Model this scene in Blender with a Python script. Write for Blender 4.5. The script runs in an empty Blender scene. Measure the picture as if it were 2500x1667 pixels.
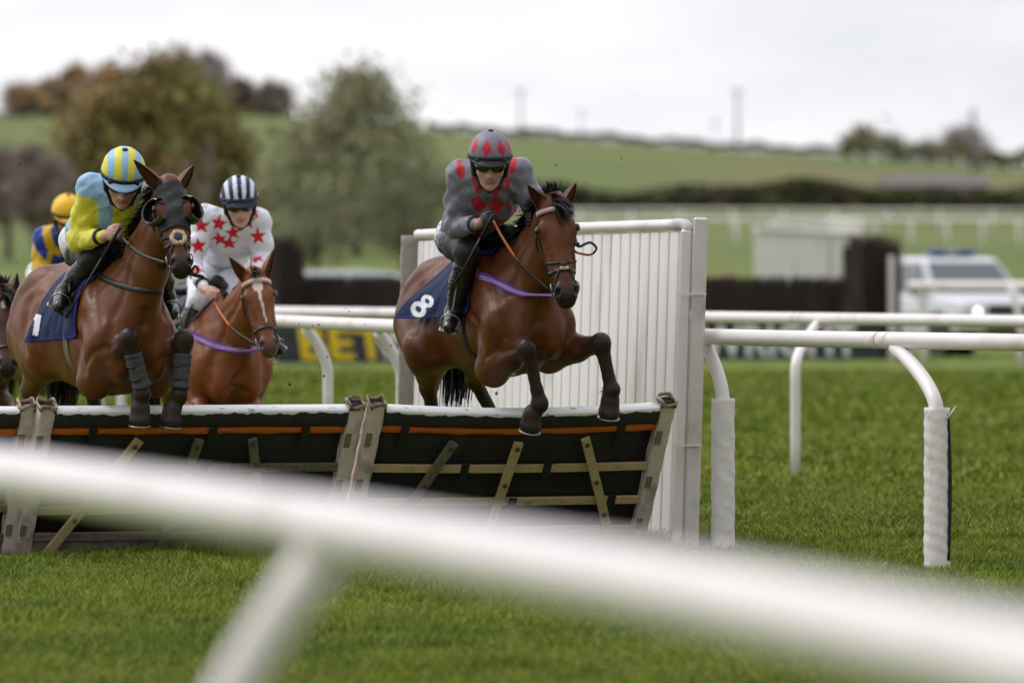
import bpy, math, random
import numpy as np
from mathutils import Vector, Matrix
from mathutils.bvhtree import BVHTree

# ---------------------------------------------------------------- camera, sky, sun, exposure
SC = bpy.context.scene
COL = SC.collection
F, CX, HY, EYE = 21260.0, 1250.0, 659.0, 1.64      # lens in photo pixels, principal column, horizon row, eye height (m)
cam_d = bpy.data.cameras.new('camera'); cam = bpy.data.objects.new('camera', cam_d); COL.objects.link(cam)
cam.location = (0, 0, EYE); cam.rotation_euler = (math.radians(90), 0, 0)
cam_d.sensor_width = 36; cam_d.lens = F*36/2500; cam_d.shift_y = -(833.5-HY)/2500
cam_d.clip_start = 0.5; cam_d.clip_end = 12000
cam_d.dof.use_dof = True; cam_d.dof.focus_distance = 49.6; cam_d.dof.aperture_fstop = 3.5
SC.camera = cam
SUN_EL, SUN_AZ = math.radians(52), math.radians(-62)      # azimuth from +Y, negative = from the left
world = bpy.data.worlds.new('World'); SC.world = world; world.use_nodes = True
nt = world.node_tree; N = nt.nodes; LK = nt.links
bg = N['Background']; bg.inputs['Strength'].default_value = 0.1
sky = N.new('ShaderNodeTexSky'); sky.sky_type = 'NISHITA'; sky.sun_disc = False
sky.sun_elevation = SUN_EL; sky.sun_rotation = SUN_AZ; sky.dust_density = 3
tc = N.new('ShaderNodeTexCoord'); mp = N.new('ShaderNodeMapping'); mp.inputs['Scale'].default_value = (7, 7, 26)
nz = N.new('ShaderNodeTexNoise'); nz.inputs['Scale'].default_value = 1.6; nz.inputs['Detail'].default_value = 5
nz.inputs['Roughness'].default_value = .55
rmp = N.new('ShaderNodeValToRGB')
rmp.color_ramp.elements[0].position = .38; rmp.color_ramp.elements[0].color = (8.3, 8.5, 9.2, 1)
rmp.color_ramp.elements[1].position = .60; rmp.color_ramp.elements[1].color = (10.55, 10.45, 10.75, 1)
mx = N.new('ShaderNodeMix'); mx.data_type = 'RGBA'; mx.inputs[0].default_value = .9
LK.new(tc.outputs['Generated'], mp.inputs['Vector']); LK.new(mp.outputs[0], nz.inputs['Vector'])
LK.new(nz.outputs['Fac'], rmp.inputs['Fac']); LK.new(sky.outputs[0], mx.inputs[6]); LK.new(rmp.outputs[0], mx.inputs[7])
# overcast sky: brightest up and towards the veiled sun, dimmer behind the camera
dt = N.new('ShaderNodeVectorMath'); dt.operation = 'DOT_PRODUCT'; dt.inputs[1].default_value = tuple(Vector((-.38, .30, .87)).normalized())
nm_ = N.new('ShaderNodeVectorMath'); nm_.operation = 'NORMALIZE'; LK.new(tc.outputs['Generated'], nm_.inputs[0]); LK.new(nm_.outputs[0], dt.inputs[0])
ma = N.new('ShaderNodeMath'); ma.operation = 'MULTIPLY_ADD'; ma.inputs[1].default_value = .92; ma.inputs[2].default_value = .69; LK.new(dt.outputs['Value'], ma.inputs[0])
sc_ = N.new('ShaderNodeVectorMath'); sc_.operation = 'SCALE'; LK.new(mx.outputs[2], sc_.inputs[0]); LK.new(ma.outputs[0], sc_.inputs['Scale'])
LK.new(sc_.outputs[0], bg.inputs['Color'])
sun_d = bpy.data.lights.new('sun', 'SUN'); sun = bpy.data.objects.new('sun', sun_d); COL.objects.link(sun)
sun_d.energy = 1.0; sun_d.angle = math.radians(14); sun_d.color = (1, .97, .92)
_sd = Vector((math.sin(SUN_AZ)*math.cos(SUN_EL), math.cos(SUN_AZ)*math.cos(SUN_EL), math.sin(SUN_EL)))
sun.rotation_euler = _sd.to_track_quat('Z', 'Y').to_euler(); sun.location = (-20, 20, 40)
SC.view_settings.view_transform = 'Standard'; SC.view_settings.look = 'None'
SC.view_settings.exposure = 0.12; SC.view_settings.gamma = 1
SC.cycles.use_denoising = True; SC.cycles.max_bounces = 6; SC.cycles.transparent_max_bounces = 8
rng = np.random.default_rng(7); random.seed(7)

# ---------------------------------------------------------------- helpers
def S(r, g, b):
    f = lambda c: (c/255/12.92) if c/255 <= .04045 else ((c/255+.055)/1.055)**2.4
    return (f(r), f(g), f(b), 1.0)
def W(px, py, d):
    return np.array([(px-CX)/F*d, d, EYE-(py-HY)/F*d])
MATS = {}
def mat(name, col=None, rough=.6, bump=0, bscale=40, var=0, vscale=6, attr=False, spec=.5, metal=0, coat=0,
        sheen=0, stretch=(1, 1, 1), emit=0, trans=0, dirt=None, dscale=3, dlo=.55, dhi=.75, bdist=.01, coord='Object', bdetail=4):
    """principled material; 'var' mottles the colour, 'bump' roughens it, 'dirt' mixes a second colour in patches"""
    m = bpy.data.materials.new(name); m.use_nodes = True
    n = m.node_tree.nodes; l = m.node_tree.links; p = n['Principled BSDF']
    p.inputs['Roughness'].default_value = rough; p.inputs['Specular IOR Level'].default_value = spec
    p.inputs['Metallic'].default_value = metal
    if coat: p.inputs['Coat Weight'].default_value = coat; p.inputs['Coat Roughness'].default_value = .15
    if sheen: p.inputs['Sheen Weight'].default_value = sheen
    if trans: p.inputs['Transmission Weight'].default_value = trans
    tcn = n.new('ShaderNodeTexCoord'); mpn = n.new('ShaderNodeMapping'); mpn.inputs['Scale'].default_value = stretch
    l.new(tcn.outputs[coord], mpn.inputs['Vector'])
    if attr:
        a = n.new('ShaderNodeAttribute'); a.attribute_name = 'col'; out = a.outputs['Color']
    else:
        a = n.new('ShaderNodeRGB'); a.outputs[0].default_value = col; out = a.outputs[0]
    if dirt:
        z = n.new('ShaderNodeTexNoise'); z.inputs['Scale'].default_value = dscale; z.inputs['Detail'].default_value = 6
        l.new(mpn.outputs[0], z.inputs['Vector'])
        r = n.new('ShaderNodeMapRange'); r.inputs['From Min'].default_value = dlo; r.inputs['From Max'].default_value = dhi
        l.new(z.outputs['Fac'], r.inputs['Value'])
        x = n.new('ShaderNodeMix'); x.data_type = 'RGBA'; l.new(r.outputs[0], x.inputs[0]); l.new(out, x.inputs[6])
        x.inputs[7].default_value = dirt; out = x.outputs[2]
    if var:
        z = n.new('ShaderNodeTexNoise'); z.inputs['Scale'].default_value = vscale; z.inputs['Detail'].default_value = 5
        l.new(mpn.outputs[0], z.inputs['Vector'])
        r = n.new('ShaderNodeMapRange'); r.inputs['From Min'].default_value = .25; r.inputs['From Max'].default_value = .75
        r.inputs['To Min'].default_value = 1-var; r.inputs['To Max'].default_value = 1+var
        l.new(z.outputs['Fac'], r.inputs['Value'])
        h = n.new('ShaderNodeVectorMath'); h.operation = 'SCALE'; l.new(out, h.inputs[0]); l.new(r.outputs[0], h.inputs['Scale'])
        out = h.outputs[0]
    l.new(out, p.inputs['Base Color'])
    if emit:
        l.new(out, p.inputs['Emission Color']); p.inputs['Emission Strength'].default_value = emit
    if bump:
        z = n.new('ShaderNodeTexNoise'); z.inputs['Scale'].default_value = bscale; z.inputs['Detail'].default_value = bdetail
        l.new(mpn.outputs[0], z.inputs['Vector'])
        b = n.new('ShaderNodeBump'); b.inputs['Strength'].default_value = bump; b.inputs['Distance'].default_value = bdist
        l.new(z.outputs['Fac'], b.inputs['Height']); l.new(b.outputs[0], p.inputs['Normal'])
    MATS[name] = m
    return m
def mesh(name, v, f, m, parent=None, col=None, smooth=True):
    me = bpy.data.meshes.new(name)
    v = np.asarray(v, dtype=np.float32).reshape(-1, 3)
    if isinstance(f, np.ndarray):
        nf, k = f.shape
        me.vertices.add(len(v)); me.vertices.foreach_set('co', v.ravel())
        me.loops.add(nf*k); me.loops.foreach_set('vertex_index', f.astype(np.int32).ravel())
        me.polygons.add(nf); me.polygons.foreach_set('loop_start', np.arange(0, nf*k, k, dtype=np.int32))
        me.update(calc_edges=True)
    else:
        me.from_pydata(v.tolist(), [], f); me.update()
    if smooth: me.polygons.foreach_set('use_smooth', np.ones(len(me.polygons), dtype=bool))
    if col is not None:
        at = me.attributes.new('col', 'FLOAT_COLOR', 'POINT')
        c = np.asarray(col, dtype=np.float32)
        if c.shape[1] == 3: c = np.hstack([c, np.ones((len(c), 1), np.float32)])
        at.data.foreach_set('color', c.ravel())
    for mm in (m if isinstance(m, (list, tuple)) else [m]): me.materials.append(mm)
    o = bpy.data.objects.new(name, me); COL.objects.link(o)
    if parent is not None: o.parent = parent
    return o
def thing(name, label, cat, loc=(0, 0, 0), rz=0, group=None):
    o = bpy.data.objects.new(name, None); COL.objects.link(o); o.empty_display_size = .1
    o.location = loc; o.rotation_euler = (0, 0, rz); tag(o, label, cat, group); return o
def tag(o, label=None, cat=None, group=None, kind=None):
    if label: o['label'] = label
    if cat: o['category'] = cat
    if group: o['group'] = group
    if kind: o['kind'] = kind
    return o
def copy_tree(o, parent=None):
    c = o.copy(); COL.objects.link(c); c.parent = parent
    for ch in o.children: copy_tree(ch, c)
    return c
class MB:
    """collects shapes into one mesh"""
    def __init__(s): s.v = []; s.f = []; s.c = []; s.n = 0
    def add(s, v, f, col=None):
        v = np.asarray(v, float).reshape(-1, 3)
        s.v.append(v); s.f += [tuple(int(i)+s.n for i in q) for q in f]; s.n += len(v)
        s.c.append(np.tile(np.array((col or (1, 1, 1, 1))[:3]), (len(v), 1)) if not isinstance(col, np.ndarray) else col)
    def box(s, c, size, R=None, col=None, bev=0):
        x, y, z = np.array(size)/2
        if bev:
            b = bev; v = []; 
            for sz in (-1, 1):
                for k in ((x-b, y), (x, y-b)): pass
            prof = [(x-b, -y), (x, -y+b), (x, y-b), (x-b, y), (-x+b, y), (-x, y-b), (-x, -y+b), (-x+b, -y)]
            prof2 = [(px_*(1-b/max(x, 1e-6)), py_*(1-b/max(y, 1e-6))) for px_, py_ in prof]
            v = [(p[0], p[1], -z) for p in prof2]+[(p[0], p[1], -z+b) for p in prof]+[(p[0], p[1], z-b) for p in prof]+[(p[0], p[1], z) for p in prof2]
            f = [tuple(range(7, -1, -1)), tuple(range(24, 32))]
            for r in range(3):
                for i in range(8): f.append((r*8+i, r*8+(i+1) % 8, r*8+8+(i+1) % 8, r*8+8+i))
        else:
            v = [(-x, -y, -z), (x, -y, -z), (x, y, -z), (-x, y, -z), (-x, -y, z), (x, -y, z), (x, y, z), (-x, y, z)]
            f = [(0, 3, 2, 1), (4, 5, 6, 7), (0, 1, 5, 4), (1, 2, 6, 5), (2, 3, 7, 6), (3, 0, 4, 7)]
        v = np.array(v)
        if R is not None: v = v @ np.array(R).T
        s.add(v+np.array(c), f, col); return s
    def tube(s, pts, r, n=10, cap=True, col=None, flat=None, up=None):
        """swept tube; r scalar or per point; flat=(a,b) scales the section along up/side"""
        pts = np.array(pts, float); m = len(pts); r = np.full(m, r) if np.isscalar(r) else np.array(r, float)
        T = np.gradient(pts, axis=0) if m > 2 else np.tile(pts[-1]-pts[0], (m, 1))
        T /= np.linalg.norm(T, axis=1)[:, None]+1e-9
        u = np.array(up if up is not None else ((0, 0, 1) if abs(T[0][2]) < .9 else (1, 0, 0)), float)
        v = []; fa, fb = flat or (1, 1)
        for i in range(m):
            uu = u-T[i]*(u@T[i]); uu /= np.linalg.norm(uu)+1e-9
            if up is None: u = uu
            w = np.cross(T[i], uu)
            for k in range(n):
                a = 2*math.pi*k/n
                v.append(pts[i]+r[i]*(uu*math.cos(a)*fa+w*math.sin(a)*fb))
        f = []
        for i in range(m-1):
            for k in range(n): f.append((i*n+k, i*n+(k+1) % n, (i+1)*n+(k+1) % n, (i+1)*n+k))
        if cap: f += [tuple(range(n-1, -1, -1)), tuple((m-1)*n+k for k in range(n))]
        s.add(v, f, col); return s
    def ribbon(s, pts, nrm, w, t=.004, col=None, closed=False):
        """flat strap along pts, width w across, lying on normals nrm"""
        pts = np.array(pts, float); nrm = np.array(nrm, float); m = len(pts)
        T = np.roll(pts, -1, 0)-np.roll(pts, 1, 0) if closed else np.gradient(pts, axis=0)
        T /= np.linalg.norm(T, axis=1)[:, None]+1e-9
        B = np.cross(T, nrm); B /= np.linalg.norm(B, axis=1)[:, None]+1e-9
        w = np.full(m, w) if np.isscalar(w) else np.array(w)
        v = np.stack([pts-B*w[:, None]/2, pts+B*w[:, None]/2, pts+B*w[:, None]/2+nrm*t, pts-B*w[:, None]/2+nrm*t], 1).reshape(-1, 3)
        f = []
        for i in range(m if closed else m-1):
            j = (i+1) % m
            for k in range(4): f.append((i*4+k, j*4+k, j*4+(k+1) % 4, i*4+(k+1) % 4))
        if not closed: f += [(3, 2, 1, 0), tuple((m-1)*4+k for k in range(4))]
        s.add(v, f, col); return s
    def lathe(s, prof, n=20, origin=(0, 0, 0), R=None, col=None):
        v = []; f = []
        for r, z in prof:
            for k in range(n):
                a = 2*math.pi*k/n; v.append((r*math.cos(a), r*math.sin(a), z))
        for i in range(len(prof)-1):
            for k in range(n): f.append((i*n+k, i*n+(k+1) % n, (i+1)*n+(k+1) % n, (i+1)*n+k))
        f += [tuple(range(n-1, -1, -1)), tuple((len(prof)-1)*n+k for k in range(n))]
        v = np.array(v)
        if R is not None: v = v @ np.array(R).T
        s.add(v+np.array(origin), f, col); return s
    def build(s, name, m, parent=None, smooth=False, useattr=False):
        return mesh(name, np.vstack(s.v), s.f, m, parent, np.vstack(s.c) if useattr else None, smooth)
def spline(P, n):
    """Catmull-Rom through P, n samples"""
    P = np.array(P, float); Q = np.vstack([2*P[0]-P[1], P, 2*P[-1]-P[-2]]); m = len(P)-1; out = []
    for t in np.linspace(0, m-1e-6, n):
        i = int(t); u = t-i; a, b, c, d = Q[i:i+4]
        out.append(.5*(2*b+(c-a)*u+(2*a-5*b+4*c-d)*u*u+(3*b-a-3*c+d)*u**3))
    return np.array(out)
def smooth_by_angle(o, deg=35):
    me = o.data
    me.polygons.foreach_set('use_smooth', np.ones(len(me.polygons), dtype=bool))
    import bmesh
    bm = bmesh.new(); bm.from_mesh(me)
    for e in bm.edges:
        if len(e.link_faces) == 2 and e.calc_face_angle(0) > math.radians(deg): e.smooth = False
    bm.to_mesh(me); bm.free(); return o

# ---------------------------------------------------------------- implicit bodies (smooth union of limbs -> one skin)
def nrm(v): v = np.asarray(v, float); return v/(np.linalg.norm(v)+1e-12)
class Blob:
    def __init__(s): s.P = []
    def rc(s, a, b, ra, rb, col=None, k=.03, op=1):
        a = np.array(a, float); b = np.array(b, float); ab = b-a; L2 = ab@ab+1e-12
        def fn(p):
            t = np.clip(((p-a)@ab)/L2, 0, 1); return np.linalg.norm(p-(a+t[..., None]*ab), axis=-1)-(ra+(rb-ra)*t)
        lo = np.minimum(a-ra, b-rb); hi = np.maximum(a+ra, b+rb); s.P.append((fn, lo, hi, col, k, op)); return s
    def chain(s, pts, rs, col=None, k=.02):
        for i in range(len(pts)-1):
            c = col[i] if isinstance(col, list) else col
            s.rc(pts[i], pts[i+1], rs[i], rs[i+1], c, k)
        return s
    def ec(s, a, b, Ra, Rb, major, col=None, k=.03, op=1):
        """elliptic cone: Ra=(along major, across) at a, Rb at b"""
        a = np.array(a, float); b = np.array(b, float); ab = b-a; L2 = ab@ab+1e-12; T = nrm(ab)
        Mj = nrm(np.array(major, float)-T*(np.array(major, float)@T)); mi = np.cross(T, Mj)
        def fn(p):
            t = np.clip(((p-a)@ab)/L2, 0, 1); q = p-(a+t[..., None]*ab)
            rM = Ra[0]+(Rb[0]-Ra[0])*t; rm = Ra[1]+(Rb[1]-Ra[1])*t; rc = np.minimum(rM, rm)
            x = q@Mj; y = q@mi; z = q@T
            k0 = np.sqrt((x/rM)**2+(y/rm)**2+(z/rc)**2); k1 = np.sqrt((x/rM**2)**2+(y/rm**2)**2+(z/rc**2)**2)+1e-6
            return np.where(k0 < 1e-3, -rc, k0*(k0-1)/k1)
        R = max(*Ra, *Rb); s.P.append((fn, np.minimum(a, b)-R, np.maximum(a, b)+R, col, k, op)); return s
    def el(s, c, r, col=None, k=.03, ax=None, op=1):
        """ellipsoid, radii r along the axes ax (rows)"""
        c = np.array(c, float); r = np.array(r, float); A = np.eye(3) if ax is None else np.array([nrm(x) for x in ax])
        def fn(p):
            q = (p-c)@A.T; k0 = np.sqrt(((q/r)**2).sum(-1)); k1 = np.sqrt(((q/r**2)**2).sum(-1))+1e-6
            return np.where(k0 < 1e-3, -r.min(), k0*(k0-1)/k1)
        s.P.append((fn, c-r.max(), c+r.max(), col, k, op)); return s
    def disc(s, c, n, R, k=.004):
        """slice flat beyond c along n, only within R of c"""
        c = np.array(c, float); n = nrm(n)
        s.P.append((lambda p: np.maximum(-((p-c)@n), np.linalg.norm(p-c, axis=-1)-R), c-R, c+R, None, k, -1)); return s
    def plane(s, pt, n, col=None, k=.004):
        """remove everything on the side n points to"""
        pt = np.array(pt, float); n = nrm(n)
        s.P.append((lambda p: -((p-pt)@n), None, None, col, k, -1)); return s
    def skin(s, h, disp=None):
        add = [q for q in s.P if q[5] == 1]
        lo = np.min([q[1] for q in add], 0)-4*h; hi = np.max([q[2] for q in add], 0)+4*h
        n = np.ceil((hi-lo)/h).astype(int)+1
        D = np.full(n, 1e3, np.float32)
        for fn, a, b, col, k, op in s.P:
            if a is None: i0 = np.zeros(3, int); i1 = n
            else:
                i0 = np.clip(np.floor((a-k-2*h-lo)/h).astype(int), 0, n); i1 = np.clip(np.ceil((b+k+2*h-lo)/h).astype(int)+1, 0, n)
            if (i1 <= i0).any(): continue
            g = np.stack(np.meshgrid(*[lo[j]+h*np.arange(i0[j], i1[j]) for j in range(3)], indexing='ij'), -1).astype(np.float32)
            d = fn(g).astype(np.float32); sl = tuple(slice(i0[j], i1[j]) for j in range(3)); o = D[sl]
            if op == 1:
                hh = np.maximum(k-np.abs(o-d), 0)/k; D[sl] = np.minimum(o, d)-hh*hh*k*.25
            else:
                e = -d; hh = np.maximum(k-np.abs(o-e), 0)/k; D[sl] = np.maximum(o, e)+hh*hh*k*.25
        if disp is not None:
            I = np.argwhere(np.abs(D) < 4*h); P = lo+h*I; D[tuple(I.T)] += disp(P).astype(np.float32)
        v, f = nets(D); return lo+v*h, f
    def paint(s, v, sig=.012):
        wsum = np.zeros(len(v)); c = np.zeros((len(v), 3))
        for fn, a, b, col, k, op in s.P:
            if col is None: continue
            d = fn(v) if op == 1 else np.abs(fn(v))-.002
            w = np.exp(-np.clip(d+.0, -.03, 3)/sig); w = np.where(d < 8*sig, w, 0)
            wsum += w; c += w[:, None]*np.array(col[:3])
        return c/(wsum[:, None]+1e-9)
def nets(D):
    ins = D < 0; n = np.array(D.shape); cnt = np.zeros(n-1, np.int8)
    sh = [(i, j, k) for i in (0, 1) for j in (0, 1) for k in (0, 1)]
    sub = lambda A, o: A[o[0]:A.shape[0]-1+o[0], o[1]:A.shape[1]-1+o[1], o[2]:A.shape[2]-1+o[2]]
    for o in sh: cnt += sub(ins, o)
    act = np.argwhere((cnt > 0) & (cnt < 8)); idx = np.full(n-1, -1, np.int64); idx[tuple(act.T)] = np.arange(len(act))
    vals = {o: D[tuple((act+np.array(o)).T)].astype(float) for o in sh}
    acc = np.zeros((len(act), 3)); c = np.zeros(len(act))
    for a in sh:
        for ax in range(3):
            if a[ax]: continue
            b = list(a); b[ax] = 1; b = tuple(b); va, vb = vals[a], vals[b]; m = (va < 0) != (vb < 0)
            t = np.where(m, va/np.where(m, va-vb, 1), 0); pt = np.tile(np.array(a, float), (len(act), 1)); pt[:, ax] = t
            acc += pt*m[:, None]; c += m
    v = act+acc/c[:, None]; quads = []
    for ax in range(3):
        A = ins; o0 = [slice(None)]*3; o1 = [slice(None)]*3; o0[ax] = slice(0, -1); o1[ax] = slice(1, None)
        e = np.argwhere(A[tuple(o0)] != A[tuple(o1)])
        b, cc = (ax+1) % 3, (ax+2) % 3
        e = e[(e[:, b] > 0) & (e[:, cc] > 0) & (e[:, b] < n[b]-1) & (e[:, cc] < n[cc]-1)]
        flip = ~ins[tuple(e.T)]; q = []
        for db, dc in ((-1, -1), (0, -1), (0, 0), (-1, 0)):
            g = e.copy(); g[:, b] += db; g[:, cc] += dc; q.append(idx[tuple(g.T)])
        q = np.stack(q, 1); q[flip] = q[flip][:, ::-1]; quads.append(q)
    return v, np.vstack(quads)
def bvh_of(v, f): return BVHTree.FromPolygons([Vector(x) for x in v], [tuple(int(i) for i in q) for q in f])
# ---------------------------------------------------------------- the ground
def sm(x): return x*x*(3-2*x)
RX = np.array([-4000, 0, 700, 1100, 1400, 1750, 2100, 2500, 6000]); RZ = np.array([26.5, 24.6, 24.8, 22.2, 21.2, 19.6, 18.6, 16.6, 9.0])
def ground_z(x, y):
    x = np.asarray(x, float); y = np.asarray(y, float)
    c = CX+F*x/np.maximum(y, 60); rz = np.interp(c, RX, RZ)
    z1 = np.interp(y, [0, 172, 205, 250, 300, 400, 520, 800], [0, 0, .3, 1.25, 2.15, 3.1, 4.4, 6.9])
    t = np.clip((y-800)/500, 0, 1); zr = 6.9+(rz-6.9)*(t*.75+.25*sm(t))
    z = np.where(y < 800, z1, zr)
    return z-np.clip((y-1300)/900, 0, 1)**1.5*6-np.clip((y-2200)/4000, 0, 1)*10
rows = np.concatenate([[-120, -40, 0], np.arange(20, 200, 6), np.arange(200, 420, 10), np.arange(420, 1400, 28), [1450, 1550, 1700, 2000, 2400, 3200, 4500, 7000]])
cols = np.concatenate([[-60000, -30000, -15000, -8000], np.arange(-4000, 6600, 130), [9000, 16000, 32000, 62000]])
gv = []
for y in rows:
    for c in cols:
        x = (c-CX)/F*max(y, 60)*(1 if y > 0 else 1.5)
        gv.append((x, y, float(ground_z(x, y))+.02*math.sin(x*1.3+y*.7)*math.sin(y*.9)*(60 < y < 700)))
nc = len(cols); gf = [(i*nc+j, i*nc+j+1, (i+1)*nc+j+1, (i+1)*nc+j) for i in range(len(rows)-1) for j in range(nc-1)]
def ground_mat():
    m = bpy.data.materials.new('turf'); m.use_nodes = True; n = m.node_tree.nodes; l = m.node_tree.links; p = n['Principled BSDF']
    p.inputs['Roughness'].default_value = .9; p.inputs['Specular IOR Level'].default_value = .2
    t = n.new('ShaderNodeTexCoord')
    def noise(sc, det=5, st=(1, 1, 1)):
        a = n.new('ShaderNodeMapping'); a.inputs['Scale'].default_value = st; z = n.new('ShaderNodeTexNoise')
        z.inputs['Scale'].default_value = sc; z.inputs['Detail'].default_value = det; l.new(t.outputs['Object'], a.inputs[0]); l.new(a.outputs[0], z.inputs[0]); return z.outputs['Fac']
    def ramp(fac, c0, c1, a, b):
        r = n.new('ShaderNodeValToRGB'); r.color_ramp.elements[0].position = a; r.color_ramp.elements[1].position = b
        r.color_ramp.elements[0].color = c0; r.color_ramp.elements[1].color = c1; l.new(fac, r.inputs[0]); return r.outputs[0]
    def mixc(f, a, b):
        x = n.new('ShaderNodeMix'); x.data_type = 'RGBA'; l.new(f, x.inputs[0]); l.new(a, x.inputs[6]); l.new(b, x.inputs[7]); return x.outputs[2]
    near = ramp(noise(1.6, 6, (1, .4, 1)), S(62, 87, 18), S(112, 122, 42), .36, .64)
    far = ramp(noise(.035, 6), S(84, 98, 46), S(104, 112, 58), .35, .65)
    plough = ramp(noise(.05, 4, (1, .2, 1)), S(108, 98, 66), S(108, 104, 64), .35, .65)
    sp = n.new('ShaderNodeSeparateXYZ'); l.new(t.outputs['Object'], sp.inputs[0])
    def rng_(o, a, b):
        r = n.new('ShaderNodeMapRange'); r.inputs['From Min'].default_value = a; r.inputs['From Max'].default_value = b; l.new(o, r.inputs['Value']); return r.outputs[0]
    c = mixc(rng_(sp.outputs['Y'], 165, 330), near, far)
    # ploughed strip on the right of the hill
    dv = n.new('ShaderNodeMath'); dv.operation = 'DIVIDE'; l.new(sp.outputs['X'], dv.inputs[0]); l.new(sp.outputs['Y'], dv.inputs[1])
    m1 = n.new('ShaderNodeMath'); m1.operation = 'MULTIPLY'; l.new(rng_(dv.outputs[0], .012, .030), m1.inputs[0]); l.new(rng_(sp.outputs['Y'], 840, 930), m1.inputs[1])
    m2 = n.new('ShaderNodeMath'); m2.operation = 'MULTIPLY'; l.new(m1.outputs[0], m2.inputs[0]); l.new(rng_(sp.outputs['Y'], 1180, 1090), m2.inputs[1])
    m3 = n.new('ShaderNodeMath'); m3.operation = 'MULTIPLY'; l.new(m2.outputs[0], m3.inputs[0]); m3.inputs[1].default_value = .75
    c = mixc(m3.outputs[0], c, plough)
    l.new(c, p.inputs['Base Color'])
    b = n.new('ShaderNodeBump'); b.inputs['Strength'].default_value = .6; b.inputs['Distance'].default_value = .06; l.new(noise(9, 5), b.inputs['Height']); l.new(b.outputs[0], p.inputs['Normal'])
    return m
tag(mesh('ground', gv, gf, ground_mat()), 'green racecourse turf rising to a grassy hill', None, None, 'structure')

# grass blades: short mown turf, longer under the hurdles and round the posts
def grass():
    bands = [(32.5, 40, 4200, .0052, .05), (40, 48, 4200, .0052, .05), (48, 53, 4600, .0055, .05), (53, 66, 1900, .009, .055), (66, 92, 420, .022, .065), (92, 140, 120, .035, .06)]
    P = []; Wd = []; H = []
    for a, b, dens, w, h in bands:
        half = lambda y: 1420/F*y
        area = (b-a)*2*half((a+b)/2); k = int(area*dens)
        y = rng.uniform(a, b, k); x = rng.uniform(-1, 1, k)*half(y)
        P.append(np.stack([x, y], 1)); Wd.append(np.full(k, w)); H.append(np.full(k, h))
    # longer fringe along the hurdle feet and wing
    for (x0, y0, x1, y1, k, sp) in [(-3.3, 49.15, 1.05, 50.9, 14000, .10), (1.0, 50.4, -.8, 58, 5000, .15)]:
        t = rng.uniform(0, 1, k); P.append(np.stack([x0+(x1-x0)*t+rng.normal(0, sp, k), y0+(y1-y0)*t+rng.normal(0, sp, k)], 1))
        Wd.append(np.full(k, .005)); H.append(np.full(k, .085))
    P = np.vstack(P); Wd = np.concatenate(Wd); H = np.concatenate(H); n = len(P)
    def vn(s, seed):      # cheap value noise for tufts and patches
        r = np.random.default_rng(seed).uniform(0, 1, (64, 64)); q = P*s; i = np.floor(q).astype(int); f = q-i; f = f*f*(3-2*f); i %= 64; j = (i+1) % 64
        return (r[i[:, 0], i[:, 1]]*(1-f[:, 0])+r[j[:, 0], i[:, 1]]*f[:, 0])*(1-f[:, 1])+(r[i[:, 0], j[:, 1]]*(1-f[:, 0])+r[j[:, 0], j[:, 1]]*f[:, 0])*f[:, 1]
    tuft = vn(2.6, 1)*.6+vn(6.5, 2)*.4; patch = vn(.8, 3)*.6+vn(2.1, 4)*.4
    H = H*(.25+1.7*tuft**1.8)*rng.uniform(.6, 1.35, n)
    a = rng.uniform(0, 2*np.pi, n); lean = rng.normal(0, .55, (n, 2))*H[:, None]+np.array([.25, -.1])*H[:, None]*(vn(1.3, 5)-.4)[:, None]*3
    side = np.stack([np.cos(a), np.sin(a)*.6, np.zeros(n)], 1)*Wd[:, None]/2
    b = np.stack([P[:, 0], P[:, 1], np.full(n, -.005)], 1)
    m = b+np.stack([lean[:, 0]*.4, lean[:, 1]*.4, H*.6], 1); t = b+np.stack([lean[:, 0], lean[:, 1], H], 1)
    v = np.stack([b-side, b+side, m+side*.8, m-side*.8, t+side*.12, t-side*.12], 1).reshape(-1, 3)
    base = np.arange(n)[:, None]*6
    f = np.vstack([base+np.array([0, 1, 2, 3]), base+np.array([3, 2, 4, 5])])
    c0 = np.array(S(68, 97, 14)[:3]); c1 = np.array(S(143, 152, 46)[:3]); c2 = np.array(S(164, 150, 92)[:3])
    k = np.clip(.15+.75*patch+rng.normal(0, .2, n), 0, 1)[:, None]; c = c0*(1-k)+c1*k
    dry = rng.uniform(0, 1, n) < .05; c[dry] = c2
    c = np.repeat(c, 6, 0)
    m_ = mat('grass_blade', attr=True, rough=.55, spec=.25)
    p = m_.node_tree.nodes['Principled BSDF']
    tag(mesh('grass', v, f, m_, col=c, smooth=False), 'mown green turf with tufts around the hurdle feet', None, None, 'stuff')
grass()

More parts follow.
